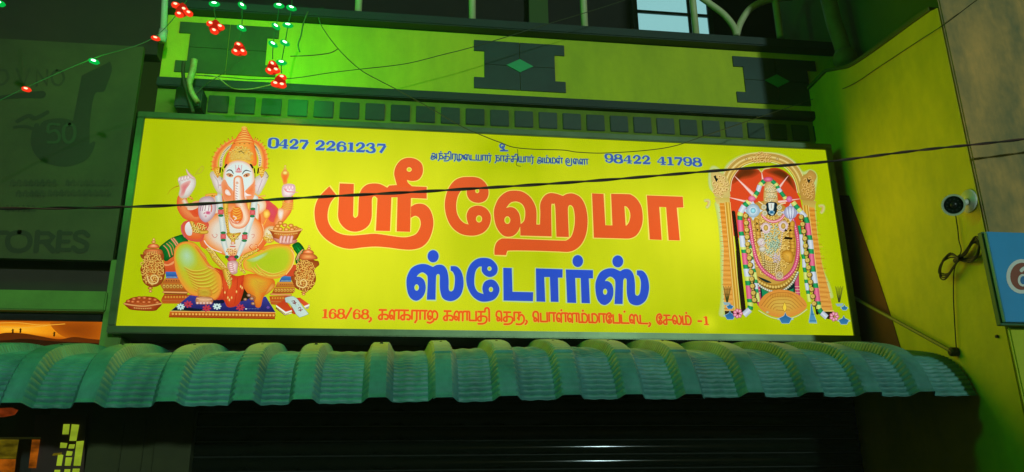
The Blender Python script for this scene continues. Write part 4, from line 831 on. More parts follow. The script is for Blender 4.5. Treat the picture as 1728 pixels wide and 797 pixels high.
    chain([((1250, 404), Wh), ((1256, 420), Gn), ((1257, 426), Ye), ((1259, 440), Gn), ((1260, 445), Wh), ((1262, 460), Gn), ((1264, 466), Ye), ((1266, 478), Gn), ((1266, 484), Wh), ((1267, 494), Gn), ((1268, 500), Ye), ((1270, 515), Wh)], 6)
    chain([((1338, 388), Gn), ((1341, 403), Wh), ((1344, 436), Gn), ((1346, 444), Wh), ((1346.5, 458), Gn), ((1348, 466), Ye), ((1349, 478), Gn), ((1350, 484), Wh), ((1352, 496), Gn), ((1353, 502), Ye), ((1355, 515), Wh)], 6.5)
    for P_ in ([(1249, 372), (1250, 385), (1251, 400), (1252, 420), (1254, 435), (1256, 452), (1258, 470), (1260, 490), (1263, 512)], [(1341, 374), (1344, 390), (1347, 410), (1349, 432), (1352, 452), (1355, 475), (1358, 495), (1362, 518)]):
        P_s = smooth(P_, False, 4)
        beads(pr, P_, 4.2, ['987828', 'ecd068', 'f8e898'], 13, ring='5c5420'); beads(pr, P_, 1.6, ['a88430', 'f0d060'], 25)
    # lotus base and little lamps
    pr.blob([(1272, 514), (1280, 504), (1294, 497), (1309, 495), (1324, 498), (1338, 505), (1347, 514), (1350, 523), (1342, 532), (1328, 539), (1310, 542), (1292, 539), (1278, 532), (1270, 523)], ['e0903c', 'dca03c', 'd8b048', 'dcb850'], (1309, 520))
    pr.stroke([(1270, 530), (1290, 541), (1310, 544), (1332, 540), (1350, 528)], 1.6, 'b8c078', 'e8e4b0')
    for k in range(6): pr.stroke([(1274 + k * 5, 522 + k * 1.5), (1290 + k * 2, 504 + k * 5), (1310, 500 + k * 6), (1328 - k * 2, 504 + k * 5), (1346 - k * 5, 522 + k * 1.5)], .8, '9c5c18', 'b87828')
    for k in range(14): pr.stroke([(1290 + k * 2.7, 502), (1290 + k * 2.7, 508)], .7, 'b06c20', sm=False)
    pr.poly([(1313, 516, 1), (1316, 525), (1313, 531), (1310, 525)], 'f8d840', out='8a4c10', ow=.5)
    for x, y, s_ in ((1314, 543, 1), (1222, 538, .8), (1411, 546, .8), (1412, 525, .5), (1222, 523, .5)):
        pr.stroke([(x - 12 * s_, y + 1), (x + 12 * s_, y + 1)], 3 * s_, '98c0c8', 'c0dcd8'); pr.poly([(x - 10 * s_, y, 1), (x - 2 * s_, y - 4 * s_), (x, y - 9 * s_), (x + 2 * s_, y - 4 * s_), (x + 10 * s_, y, 1), (x + 6 * s_, y + 8 * s_, 1), (x - 6 * s_, y + 8 * s_, 1)], '3a80b0', out='98c0c8', ow=.8, grad=('1c5c90', 1), sm=False)
    pr.poly([(1357, 520), (1360, 533), (1366, 550, 1), (1353, 550, 1), (1356, 533)], '5ca0c0', out='a0c8c8', ow=.9, grad=('2c78a8', 1)); pr.stroke([(1357, 536), (1363, 536)], .8, '1c4c70'); pr.stroke([(1355, 547), (1365, 547)], .8, '1c4c70')
    for x, y in ((1235, 535), (1395, 540)):
        for k in range(7): pr.ell(x + 5 * math.cos(k * .9), y + 5 * math.sin(k * .9), 3.6, 3, ['a83058', 'f098b0', 'ffd8e0'], 10, k * .9)
    for x in (1217, 1403):
        for k in range(7): pr.stroke([(x - 1 + k * .4, 516), (x - 6 + k * 2.1, 490 + (k % 2) * 2)], .9, '2c3010' if k % 2 else '505828', sm=False)
    pr.poly([(1210, 516, 1), (1222, 517, 1), (1219, 521, 1), (1213, 521, 1)], '90b8c0', sm=False); pr.poly([(1397, 519, 1), (1410, 518, 1), (1408, 523, 1), (1400, 523, 1)], '90b8c0', sm=False)
    pr.ell(1284, 533, 3, 2, ['a8a868', 'd8d8a0'])
# ------------------------------------------------------------------ materials
def backlit(name, use_attr=None, base=None, base2=None, spots=1.0, strength=1.0):
    """vinyl lit by the tubes inside the box: emission, uneven where the tubes sit"""
    m = bpy.data.materials.new(name); m.use_nodes = True; t = m.node_tree; t.nodes.clear()
    out = t.nodes.new('ShaderNodeOutputMaterial'); em = t.nodes.new('ShaderNodeEmission'); t.links.new(em.outputs[0], out.inputs[0])
    geo = t.nodes.new('ShaderNodeNewGeometry')
    acc = None
    def gauss(px, py, rx, rz, amp):
        nonlocal acc
        c_ = U(px, py, 0)
        mp = t.nodes.new('ShaderNodeVectorMath'); mp.operation = 'SUBTRACT'; mp.inputs[1].default_value = (c_.x, 0, c_.z); t.links.new(geo.outputs['Position'], mp.inputs[0])
        ml = t.nodes.new('ShaderNodeVectorMath'); ml.operation = 'MULTIPLY'; ml.inputs[1].default_value = (1 / rx, 0, 1 / rz); t.links.new(mp.outputs[0], ml.inputs[0])
        ln = t.nodes.new('ShaderNodeVectorMath'); ln.operation = 'LENGTH'; t.links.new(ml.outputs[0], ln.inputs[0])
        p2 = t.nodes.new('ShaderNodeMath'); p2.operation = 'POWER'; p2.inputs[1].default_value = 2; t.links.new(ln.outputs['Value'], p2.inputs[0])
        ng = t.nodes.new('ShaderNodeMath'); ng.operation = 'MULTIPLY'; ng.inputs[1].default_value = -1; t.links.new(p2.outputs[0], ng.inputs[0])
        ex = t.nodes.new('ShaderNodeMath'); ex.operation = 'EXPONENT'; t.links.new(ng.outputs[0], ex.inputs[0])
        am = t.nodes.new('ShaderNodeMath'); am.operation = 'MULTIPLY_ADD'; am.inputs[1].default_value = amp; t.links.new(ex.outputs[0], am.inputs[0])
        if acc is None: am.inputs[2].default_value = 0
        else: t.links.new(acc, am.inputs[2])
        acc = am.outputs[0]
    for g in BACK: gauss(*g)
    wn = t.nodes.new('ShaderNodeTexNoise'); wn.inputs['Scale'].default_value = 2.6; wn.inputs['Detail'].default_value = 4
    wm = t.nodes.new('ShaderNodeMapping'); wm.inputs['Scale'].default_value = (1.6, 1, .5); t.links.new(geo.outputs['Position'], wm.inputs[0]); t.links.new(wm.outputs[0], wn.inputs['Vector'])
    wa = t.nodes.new('ShaderNodeMath'); wa.operation = 'MULTIPLY_ADD'; wa.inputs[1].default_value = .55; t.links.new(wn.outputs['Fac'], wa.inputs[0])
    ws = t.nodes.new('ShaderNodeMath'); ws.operation = 'SUBTRACT'; ws.inputs[1].default_value = .27; t.links.new(acc, ws.inputs[0]); t.links.new(ws.outputs[0], wa.inputs[2]); acc = wa.outputs[0]
    br = t.nodes.new('ShaderNodeMath'); br.operation = 'MULTIPLY_ADD'; br.inputs[1].default_value = spots; br.inputs[2].default_value = 1 - spots * .45
    t.links.new(acc, br.inputs[0])
    if use_attr:
        ca = t.nodes.new('ShaderNodeVertexColor'); ca.layer_name = 'Col'; col = ca.outputs['Color']
    else:
        mx = t.nodes.new('ShaderNodeMix'); mx.data_type = 'RGBA'; mx.inputs['A'].default_value = hexc(base); mx.inputs['B'].default_value = hexc(base2)
        t.links.new(acc, mx.inputs['Factor']); col = mx.outputs['Result']
        br.inputs[1].default_value = 0; br.inputs[2].default_value = 1
    t.links.new(col, em.inputs['Color'])
    ms = t.nodes.new('ShaderNodeMath'); ms.operation = 'MULTIPLY'; ms.inputs[1].default_value = strength; t.links.new(br.outputs[0], ms.inputs[0])
    t.links.new(ms.outputs[0], em.inputs['Strength'])
    return m
SIGN_W = 8.5
HAZE = 0.004
BACK = [  # centre in photo pixels, spread (m), amount: where the tubes in the box shine through
    (620, 330, .55, .42, .75), (560, 430, .5, .3, .35), (1190, 380, .42, .30, .8), (700, 520, .9, .22, .35), (980, 300, .5, .25, .25), (470, 330, .35, .3, .3), (1060, 500, .35, .2, .15), (860, 262, .16, .1, -.3), (1010, 430, .3, .3, .2), (1195, 545, .05, .05, .5)]
M = {}
M['face'] = backlit('sign_face_vinyl', base='acc004', base2='ecf028')
M['print'] = backlit('sign_print_vinyl', use_attr=True, spots=.22)
M['letter'] = backlit('sign_letter_vinyl', use_attr=True, spots=.35, strength=1.0)
for k in ('print', 'letter'): M[k].cycles.emission_sampling = 'NONE'
M['alu'] = mk_mat('sign_frame_aluminium', (.13, .19, .09), .38, .6, noise=.35, nscale=4)
M['yellow'] = mk_mat('yellow_wall_paint', (.92, .76, .02), .75, noise=.4, nscale=2.6, stretch=.5, bump=.15, bscale=40, col2=(.62, .56, .02))
M['fascia'] = mk_mat('lime_wall_paint', (.62, .66, .02), .8, noise=.35, nscale=3.5, stretch=.35, bump=.12, bscale=50, col2=(.44, .50, .02))
M['darkgreen'] = mk_mat('dark_green_paint', (.011, .034, .025), .6, noise=.3, nscale=3, bump=.1)
M['tile'] = mk_mat('dark_green_glazed_tile', (.014, .052, .040), .45, noise=.4, nscale=5)
M['lefttile'] = mk_mat('left_motif_green_tile', (.045, .11, .015), .6, noise=.4, nscale=4)  # lighter green than the other motif tiles
M['diamond'] = mk_mat('bright_green_tile', (.04, .42, .17), .35, noise=.2, nscale=6)
M['smalltile'] = mk_mat('small_green_tile', (.018, .058, .032), .4, noise=.35, nscale=9)
M['grout'] = mk_mat('lime_grout', (.19, .25, .02), .85, noise=.3, nscale=8)
M['awning'] = mk_mat('awning_sheet', (.105, .34, .31), .5, spec=.4, noise=.5, nscale=5, stretch=.2, bump=.05, bscale=30)
M['cream'] = mk_mat('cream_railing_paint', (.62, .62, .33), .5, noise=.2, nscale=9)
M['black'] = mk_mat('near_black_wall', (.010, .013, .007), .8, noise=.3, nscale=2)  # near-black base colour with slight noise
M['brown'] = mk_mat('dark_brown_wall', (.05, .04, .022), .8, noise=.4, nscale=2)
M['maroon'] = mk_mat('maroon_half_light', (.20, .055, .04), .8, noise=.3, nscale=3)
M['olive'] = mk_mat('olive_upper_wall', (.14, .19, .04), .85, noise=.4, nscale=1.5)
M['pillar'] = mk_mat('stained_beige_plaster', (.80, .44, .13), .85, noise=.55, nscale=3.4, bump=.2, bscale=25, col2=(.14, .17, .09), stretch=.35)
M['bluesign'] = mk_mat('blue_enamel', (.02, .36, .78), .45, noise=.12, nscale=5)
M['signside'] = mk_mat('green_board_edge', (.02, .14, .06), .5)
M['white'] = mk_mat('white_enamel', (.85, .80, .75), .5)
M['redbrown'] = mk_mat('red_brown_enamel', (.42, .10, .05), .5)
M['nboard'] = mk_mat('neighbour_board_face', (.075, .075, .018), .6, noise=.5, nscale=1.6, bump=.04)
M['ndark'] = mk_mat('neighbour_board_print', (.03, .03, .009), .6, noise=.2, nscale=4)
M['nmid'] = mk_mat('neighbour_board_faded_print', (.05, .05, .014), .6, noise=.4, nscale=12)
M['ngreen'] = mk_mat('neighbour_beam_paint', (.16, .30, .05), .75, noise=.3, nscale=3, bump=.1)
M['rubber'] = mk_mat('cable_rubber', (.025, .012, .008), .5)
M['cable2'] = mk_mat('cable_brown', (.10, .035, .025), .5)
M['wire'] = mk_mat('thin_wire', (.05, .06, .02), .6)
M['ledwire'] = mk_mat('green_led_wire', (.01, .10, .03), .5)
M['camwhite'] = mk_mat('camera_housing', (.72, .72, .62), .35)
M['lens'] = mk_mat('camera_lens_glass', (.01, .02, .015), .12)
M['shutter'] = mk_mat('shutter_steel', (.005, .007, .004), .08, .0, noise=.2, nscale=6)
M['shutter'].node_tree.nodes['Principled BSDF'].inputs['Specular IOR Level'].default_value = .16
M['guide'] = mk_mat('olive_jamb', (.05, .055, .01), .8, noise=.4, nscale=3)
M['pipe'] = mk_mat('pale_drain_pipe', (.30, .30, .16), .6, noise=.4, nscale=4)
M['greypipe'] = mk_mat('grey_pipe', (.5, .5, .42), .5)
M['bracket'] = mk_mat('weathered_tube', (.42, .42, .18), .55, noise=.4, nscale=14, col2=(.28, .14, .03))
def emis(name, col, s, sample=True):
    m = bpy.data.materials.new(name); m.use_nodes = True; t = m.node_tree; t.nodes.clear()
    o = t.nodes.new('ShaderNodeOutputMaterial'); e = t.nodes.new('ShaderNodeEmission'); t.links.new(e.outputs[0], o.inputs[0])
    e.inputs[0].default_value = tuple(col) + (1,); e.inputs[1].default_value = s
    if not sample: m.cycles.emission_sampling = 'NONE'
    return m
M['gcore'] = emis('green_led_core', (.45, 1, .6), 5, False); M['gshell'] = emis('green_led_lens', (.0, .42, .05), 1.2, False)
M['rcore'] = emis('red_led_core', (1, .5, .3), 2.2, False); M['rshell'] = emis('red_led_lens', (1.0, .035, .01), 1.0, False)
M['rcap'] = emis('red_bell_plastic', (.55, .012, .004), .75, False)
M['window'] = emis('lit_blue_pane', (.26, .56, .56), 1.0)
M['limepane'] = emis('lit_yellow_pane', (.30, .42, .02), 1.0)
M['orangepane'] = emis('lit_orange_pane', (.42, .10, .004), .8)
M['olivepane'] = emis('lit_olive_pane', (.16, .12, .004), .8)
M['redglow'] = emis('lit_red_valance', (.22, .03, .004), .9)
for k_ in ('orangepane', 'olivepane', 'redglow', 'limepane'):
    t = M[k_].node_tree; e = [n for n in t.nodes if n.type == 'EMISSION'][0]; c0 = tuple(e.inputs[0].default_value)
    tc = t.nodes.new('ShaderNodeTexCoord'); mp2 = t.nodes.new('ShaderNodeMapping'); mp2.inputs['Scale'].default_value = (1, 1, 2.2); nz = t.nodes.new('ShaderNodeTexNoise'); nz.inputs['Scale'].default_value = 14 if k_ != 'limepane' else 9; nz.inputs['Detail'].default_value = 5
    cr_ = t.nodes.new('ShaderNodeValToRGB'); cr_.color_ramp.elements[0].position = .36; cr_.color_ramp.elements[1].position = .66
    cr_.color_ramp.elements[0].color = tuple(v * (.25 if k_ != 'limepane' else .65) for v in c0[:3]) + (1,); cr_.color_ramp.elements[1].color = c0
    t.links.new(tc.outputs['Object'], mp2.inputs[0]); t.links.new(mp2.outputs[0], nz.inputs['Vector']); t.links.new(nz.outputs['Fac'], cr_.inputs[0]); t.links.new(cr_.outputs[0], e.inputs[0])
M['attr_emit'] = backlit('sunset_banner_print', use_attr=True, spots=0.0)

# ------------------------------------------------------------------ setting
def struct(o): o['kind'] = 'structure'; return o
struct(box('ground', (-26, 26, -30, 3, -.12, 0), mk_mat('street_asphalt', (.05, .05, .048), .9, noise=.3, nscale=2, bump=.3)))
struct(box('facade_wall', (-2.12, 2.6, .26, .5, 0, 3.62), M['brown']))
struct(box('upper_wall', (-2.2, 3.2, 1.7, 1.9, 3.9, 7.0), mk_mat('upper_wall_dark_plaster', (.012, .010, .005), .85, noise=.4, nscale=1.2)))

# ------------------------------------------------------------------ main sign
TL, BR_ = U(245.1, 200.3), U(1440.2, 567)
x0, x1, z0, z1 = -1.8, 1.8, U(195.6, 550.6).z, TL.z
sign = thing('shop_sign', (0, .1, z0), 'long backlit yellow shop sign with red and blue Tamil lettering and two deity pictures', 'shop sign')
box('sign_box', (x0 - .03, x1 + .03, .012, .235, z0 - .03, z1 + .03), M['alu'], sign, .004)
box('sign_face', (x0, x1, 0, .012, z0, z1), M['face'], sign)
FW = .034
# the light this box throws into the street
al = bpy.data.lights.new('sign_glow', 'AREA'); al.shape = 'RECTANGLE'; al.size = 3.5; al.size_y = .98; al.energy = SIGN_W; al.color = (1.0, .98, .03)
ao = bpy.data.objects.new('sign_glow', al); COL.objects.link(ao); ao.location = (0, -.06, (z0 + z1) / 2); ao.rotation_euler = (math.radians(-90), 0, 0); ao.parent = sign
ao.location = (0, -.16, (z1 - z0) / 2)
box('frame_bar', (x0 - FW, x1 + FW, -.014, .014, z1, z1 + FW), M['alu'], sign, .004)
box('frame_bar', (x0 - FW, x1 + FW, -.014, .014, z0 - FW, z0), M['alu'], sign, .004)
box('frame_bar', (x0 - FW, x0, -.0135, .013, z0 + .001, z1 - .001), M['alu'], sign, .004)
box('frame_bar', (x1, x1 + FW, -.0135, .013, z0 + .001, z1 - .001), M['alu'], sign, .004)
def lettering(name, data, col, outl, grad, label=None):
    pr = Print(-.0015)
    for Zt, shapes in data:
        pr.zoom(*Zt)
        for pts, holes in shapes: pr.poly(pts, outl, holes=holes, out=outl, ow=1.5)
    for Zt, shapes in data:
        pr.zoom(*Zt)
        for pts, holes in shapes: pr.poly(pts, col, holes=holes, grad=grad)
    o = pr.build(name, M['letter'], sign)
    if label: o['label'] = label
lettering('heading_lettering', HEAD, 'e65c26', 'f4e060', ('e25e2c', 1), 'large orange-red Tamil heading')
lettering('store_lettering', STOR, '2f52c4', 'b8dc90', ('2c54cc', 1), 'blue Tamil word below the heading')
for q_, a_, b_ in (('0427', (452.5, 249.5), (520, 253)), ('2261237', (531, 253.4), (651.5, 259.5))):
    pr = Print(-.0015); put_text(pr, list(q_), DG, a_, b_, 16.8, None, '3f62b8', 'a8d890', 2.2); pr.build('phone_number', M['letter'], sign)
for q_, a_, b_ in (('98422', (1020, 274.5), (1098.5, 277.8)), ('41798', (1108.5, 278.2), (1185, 281.5))):
    pr = Print(-.0015); put_text(pr, list(q_), DG, a_, b_, 15.5, None, '3f5fae', 'a8d080', 2.0); pr.build('phone_number', M['letter'], sign)
pr = Print(-.0015)
put_text(pr, INV, {}, (727, 268.5), (992, 279), 9.8, .19, '2c4c98', 'a4cc80', 1.5)
put_text(pr, ['u'], {}, (843, 256), (858, 256), 13, .2, '3c60b0', 'a4cc80', 1.5)
pr.build('invocation_lettering', M['letter'], sign)
pr = Print(-.0015)
TB = dict(GL); TB.update(DG)
put_text(pr, ADR1, TB, (543, 537.5), (892, 543.5), 14.5, .2, 'ec6018', 'e8bc40', 1.6)
put_text(pr, ADR2, TB, (899, 543.5), (1196, 549.5), 14.5, .2, 'e85c1c', 'e8bc40', 1.6)
pr.build('address_lettering', M['letter'], sign)
pr = Print(-.0015); draw_seated(pr); o = pr.build('deity_picture', M['print'], sign); o['label'] = 'printed picture of an elephant-headed deity seated on a throne'
pr = Print(-.0015); draw_standing(pr); o = pr.build('deity_picture', M['print'], sign); o['label'] = 'printed picture of a crowned deity standing in a golden arch'

# ------------------------------------------------------------------ balcony front above the sign
YB = .25
def zb(px, py): return U(px, py, YB).z
zt, zf0, zd0, zs0 = zb(864, 61), zb(864, 165), zb(864, 179), zb(864, 217)
XL, XR = U(274, 90, YB).x, 2.3
bal = thing('balcony', (0, YB, zf0), 'lime green balcony front with dark tiled motifs above the yellow sign', 'balcony')
box('parapet_wall', (XL, XR, YB, YB + .14, zf0, zt), M['fascia'], bal, .004)
box('coping', (XL - .03, XR, YB - .07, YB + .2, zt + .001, U(1079, 49, YB - .07).z), M['darkgreen'], bal, .006)
box('string_course', (XL, XR, YB - .035, YB + .14, zd0, zf0 - .001), M['darkgreen'], bal, .005)
box('tile_backing', (XL, XR, YB + .004, YB + .14, zs0 - .03, zd0 - .001), M['grout'], bal)
box('ledge', (XL, XR, YB - .03, YB + .14, zs0 - .10, zs0 - .031), M['grout'], bal, .004)
zrim0, zrim1 = zb(864, 187), zb(864, 214)
me = bpy.data.meshes.new('tile'); bm = bmesh.new(); bx(bm, -.0525, .0525, -.006, .006, -(zrim1 - zrim0) / -2 if False else -abs(zrim0 - zrim1) / 2, abs(zrim0 - zrim1) / 2, .003); bm.to_mesh(me); bm.free(); me.materials.append(M['smalltile'])
xa = U(884, 200, YB).x; pitch = (U(1296 + 30, 215, YB).x - U(884, 200, YB).x) / 11.36
k = -16
while True:
    xx = xa + k * pitch; k += 1
    if xx < XL + .05: continue
    if xx > XR - .05: break
    o = link('tile', me, None, bal); o.location = (xx - bal.location.x, YB + .001 - bal.location.y + rnd.uniform(-.001, .001), (zrim0 + zrim1) / 2 - bal.location.z)
    o.rotation_euler = (rnd.uniform(-.03, .03), 0, rnd.uniform(-.02, .02))
# H shaped tile motifs: four quarter tiles and a diamond each
c1 = U(877, 113, YB); hw = (U(953, 113, YB).x - U(800, 113, YB).x) / 2; nt_ = U(953, 113, YB).x - U(936, 113, YB).x
ht = abs(zb(877, 74) - zb(877, 154)) / 2; hn = abs(zb(936, 96) - zb(936, 140)) / 2
c2x = U(1310, 136, YB).x; dxm = c2x - c1.x
for cxm in (U(384, 90, YB).x, c1.x, c2x):
    for sx in (-1, 1):
        for sz in (-1, 1):
            g = .003
            g = .0016; loop = [(g, g), (hw - nt_, g), (hw - nt_, hn), (hw, hn), (hw, ht), (g, ht)]
            L = [Vector((cxm + sx * a, YB - .008, c1.z + sz * b)) for a, b in loop]
            if sx * sz < 0: L.reverse()
            rec('motif_tile', prism(bmesh.new(), L, Vector((0, .012, 0))), M['tile'] if cxm > -1 else M['lefttile'], bal)
    L = [Vector((cxm + a, YB - .014, c1.z + b)) for a, b in ((.078, 0), (0, .043), (-.078, 0), (0, -.043))]
    if cxm > -1: rec('diamond_tile', prism(bmesh.new(), L, Vector((0, .008, 0))), M['diamond'], bal)

# ------------------------------------------------------------------ railing on the balcony
ztop = U(1079, 49, YB - .07).z
YR = YB + .05
def R3(px, py): return U(px, py, YR)
rail = thing('balcony_railing', (0, YR, ztop), 'cream metal balcony railing with upright posts and curved arches', 'railing')
for px in (605, 797, 985, 1170):
    xx = R3(px, 10).x; bm = bmesh.new(); tube(bm, [(xx, YR, ztop - .01), (xx, YR, 5.0)], .021, 10); rec('post', bm, M['cream'], rail, True)
def bar(name, pts, r, par, mat): bm = bmesh.new(); tube(bm, spline3([U(*p, YR) for p in pts], 8), r, 10); return rec(name, bm, mat, par, True)
bar('arch_bar', [(1172, -12), (1200, 8), (1222, 25), (1238, 45), (1243, 60)], .021, rail, M['cream'])
bar('arch_bar', [(1243, 60), (1250, 38), (1266, 15), (1290, 2), (1312, -2), (1335, -4)], .021, rail, M['cream'])
bar('post', [(1307, -8), (1311, 20), (1317, 64)], .021, rail, M['cream'])
bar('arch_bar', [(1165, -6), (1120, -16), (1075, -22)], .018, rail, M['cream'])
bm = bmesh.new(); tube(bm, [(-2.1, YR, 4.99), (2.4, YR, 4.99)], .025, 10); rec('top_rail', bm, M['cream'], rail, True)

# window behind the railing
YW = 1.66
win = thing('upstairs_window', tuple(U(1120, 30, YW)), 'lit pale blue window with dark bars behind the balcony railing', 'window')
a, b = U(1076, 56, YW), U(1182, -60, YW)
zm = U(1120, 26, YW).z; xm = U(1160, 20, YW).x
for (xa_, xb_) in ((a.x, xm - .012), (xm + .012, b.x)):
    for (za, zb_) in ((a.z - .1, zm - .012), (zm + .012, zm + .36), (zm + .385, zm + .75)):
        box('pane', (xa_, xb_, YW - .02, YW - .01, za, zb_), M['window'], win)
box('mullion', (xm - .012, xm + .012, YW - .035, YW, a.z - .1, zm + .75), M['darkgreen'], win)
for zc in (zm, zm + .372): box('glazing_bar', (a.x, b.x, YW - .037, YW - .003, zc - .012, zc + .012), M['darkgreen'], win)
for xs in (a.x - .04, b.x): box('frame', (xs, xs + .04, YW - .04, YW + .03, a.z - .1, zm + .8), M['darkgreen'], win)
# pale plastered pier and dark door leaf further along
p0, p1 = U(1192, 60, 1.2), U(1226, 60, 1.2)
pier = thing('pale_pier', (p0.x, 1.2, 4.0), 'pale cream plastered pier behind the railing arch', 'pillar')
bm = bmesh.new(); lathe(bm, [(0, .085), (.55, .085), (.62, .07), (.66, .04)], ((p0.x + p1.x) / 2, 1.2, 3.95), (0, 0, 1), 20); rec('shaft', bm, mk_mat('pier_plaster', (.62, .55, .30), .8, noise=.3, nscale=8), pier, True)
struct(box('side_upper_wall', (U(1322, 60, .9).x, 3.2, .9, 1.0, 3.95, 7), M['olive']))
p0 = U(905, 20, 1.6); o = box('wall_panel', (U(893, 20, 1.6).x, U(925, 20, 1.6).x, 1.6, 1.64, 4.0, 6), mk_mat('green_panel_paint', (.05, .11, .02), .8)); tag(o, 'narrow dark green panel on the upstairs wall left of the thin post', 'panel')

# ------------------------------------------------------------------ side wall on the right, pillar, pipe
XW = 1.9
YN = -.93
top = [(1395, 122), (1412, 119), (1432, 115), (1450, 105), (1475, 88), (1500, 70), (1545, 37), (1592, 4)]
T3 = [UX(*p, XW) for p in smooth(top, False, 4)]
loop = [Vector((XW, YN, 0)), Vector((XW, .3, 0)), Vector((XW, .3, T3[0].z))] + [Vector((XW, min(p.y, .29), p.z)) for p in T3 if p.y > YN + .005] + [Vector((XW, YN, T3[-1].z))]
sw = thing('side_wall', (XW, YN, 0), 'yellow side wall with a sloping curved top beside the sign', 'wall')
rec('wall', prism(bmesh.new(), loop, Vector((.16, 0, 0))), M['yellow'], sw)
cop = [p + Vector((0, 0, 0)) for p in T3]
bm = bmesh.new()
ring = []
for p in [Vector((XW, .3, T3[0].z))] + [q_ for q_ in T3 if q_.y > YN + .01]:
    ring.append([bm.verts.new((XW - .012, p.y, p.z + .002)), bm.verts.new((XW - .012, p.y, p.z + .02)), bm.verts.new((XW + .10, p.y, p.z + .02)), bm.verts.new((XW + .10, p.y, p.z + .002))])
for q, r_ in zip(ring, ring[1:]):
    for i in range(4): bm.faces.new((q[i], q[(i + 1) % 4], r_[(i + 1) % 4], r_[i]))
bm.faces.new(ring[0]); bm.faces.new(ring[-1][::-1]); rec('coping', bm, M['olive'], sw)
# maroon wedge: partly lit stretch of the side wall put in as colour
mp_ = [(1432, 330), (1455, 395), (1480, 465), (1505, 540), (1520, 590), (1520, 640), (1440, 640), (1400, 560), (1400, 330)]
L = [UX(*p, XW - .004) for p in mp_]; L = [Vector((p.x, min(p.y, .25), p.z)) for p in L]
rec('half_light_wedge', prism(bmesh.new(), L, Vector((.003, 0, 0))), M['maroon'], sw)
struct(box('recessed_upper_wall', (2.12, 2.3, YN + .02, .9, 3.0, 7), mk_mat('upper_side_wall_paint', (.16, .24, .015), .85, noise=.3, nscale=1.2)))
pl = thing('pillar', (XW + .3, YN, 0), 'stained beige plaster pillar at the right edge, lime below the blue sign', 'pillar')
zl = U(1710, 549, YN - .05).z
box('upper_shaft', (XW + .004, XW + .75, YN - .014, YN - .001, zl, 6.5), M['pillar'], pl, .006)
box('lower_shaft', (XW + .002, XW + .75, YN - .018, YN - .001, 0, zl - .001), M['fascia'], pl, .006)
# drain pipe with a flared hopper
pp = thing('drain_pipe', tuple(U(1430, 105, .05)), 'pale drain pipe running down into the curved top of the side wall', 'pipe')
bm = bmesh.new(); tube(bm, spline3([U(1385, -40, .0), U(1398, 0, .0), U(1408, 40, .0), U(1420, 75, .0), U(1430, 112, .0)], 6), [.045] * 25, 14); rec('pipe', bm, M['pipe'], pp, True)
bm = bmesh.new(); q = U(1428, 112, 0); lathe(bm, [(0, .04), (.03, .065), (.06, .07), (.1, .05)], q, (0, 0, 1), 18); rec('collar', bm, M['pipe'], pp, True)

# blue number board on the pillar
YS = YN - .10
bs = thing('blue_board', tuple(U(1700, 470, YS)), 'bright blue painted board with a red-brown white-edged Tamil letter on the pillar', 'sign')
f4 = [U(1668, 391, YS), U(1728, 393, YS), U(1728, 543, YS), U(1692, 543, YS)]
zt_, zb_ = f4[0].z, f4[3].z; xl = (f4[0].x + f4[3].x) / 2 + .002
box('board', (xl, xl + .75, YS, YS + .02, zb_, zt_), M['bluesign'], bs, .002)
box('edge_strip', (xl - .006, xl + .75, YS + .021, YS + .046, zb_ - .008, zt_ + .006), M['signside'], bs, .002)
def bsm(x, y): p = U(x, y, YS); return (p.x, p.z)
pr = Print(YS - .0005, bsm); pr.step = .0004
pr.zoom(1296, 400, 3.986)
pp6 = [(1830, 205), (1770, 165), (1715, 168), (1672, 195), (1648, 245), (1650, 300), (1672, 345), (1706, 340), (1722, 295), (1712, 252), (1690, 240), (1672, 262)]
pr.ell(1706, 266, 104, 116, 'f4ece4', 30); pr.ell(1708, 266, 80, 92, '9a4830', 30); pr.ell(1712, 292, 34, 42, 'f4ece4', 20); pr.ell(1714, 292, 20, 28, '2c78b8', 16)
pr.stroke([(1800, 232), (1760, 215), (1722, 212), (1700, 228)], 4.5, 'f4ece4')
o = pr.build('painted_letter', None, bs)
o.data.materials.clear()
ma = mk_mat('board_lettering_paint', (1, 1, 1), .5); va = ma.node_tree.nodes.new('ShaderNodeVertexColor'); va.layer_name = 'Col'
ma.node_tree.links.new(va.outputs[0], ma.node_tree.nodes['Principled BSDF'].inputs['Base Color']); o.data.materials.append(ma)

# ------------------------------------------------------------------ awning of ribbed curved sheets
aw = thing('awning', (0, 0, 2.3), 'curved pale corrugated awning with wide ribs below the yellow sign', 'awning')
PROF = [(.20, 2.36), (.0, 2.352), (-.214, 2.326), (-.437, 2.275), (-.55, 2.236), (-.61, 2.20), (-.65, 2.155), (-.68, 2.105), (-.702, 2.046)]
def profile(n):
    P_ = spline3([Vector((0, a, b)) for a, b in PROF], 10); D = [0]
    for a, b in zip(P_, P_[1:]): D.append(D[-1] + (b - a).length)
    out = []; j = 0
    for i in range(n):
        t = D[-1] * i / (n - 1)
        while j < len(D) - 2 and D[j + 1] < t: j += 1
        f = (t - D[j]) / max(1e-9, D[j + 1] - D[j]); p = P_[j].lerp(P_[j + 1], f); d = (P_[j + 1] - P_[j]).normalized()
        out.append((p, Vector((0, -d.z, d.y)) * -1 if False else Vector((0, d.z, -d.y)), t))
    return out, D[-1]
RIBS = [(40, 692), (160, 688), (292, 686), (418, 683), (516, 681), (638, 677), (748, 676), (854, 670), (958, 671), (1060, 669), (1158, 668), (1262, 667), (1360, 667), (1456, 667), (1545, 668)]
rx = [U(a, 640, -.69).x for a, b in RIBS]
pit = (rx[-1] - rx[0]) / (len(rx) - 1)
rx = [rx[0] - pit] + rx
XEND = 1.883
NP = 330
prof, PL = profile(NP)
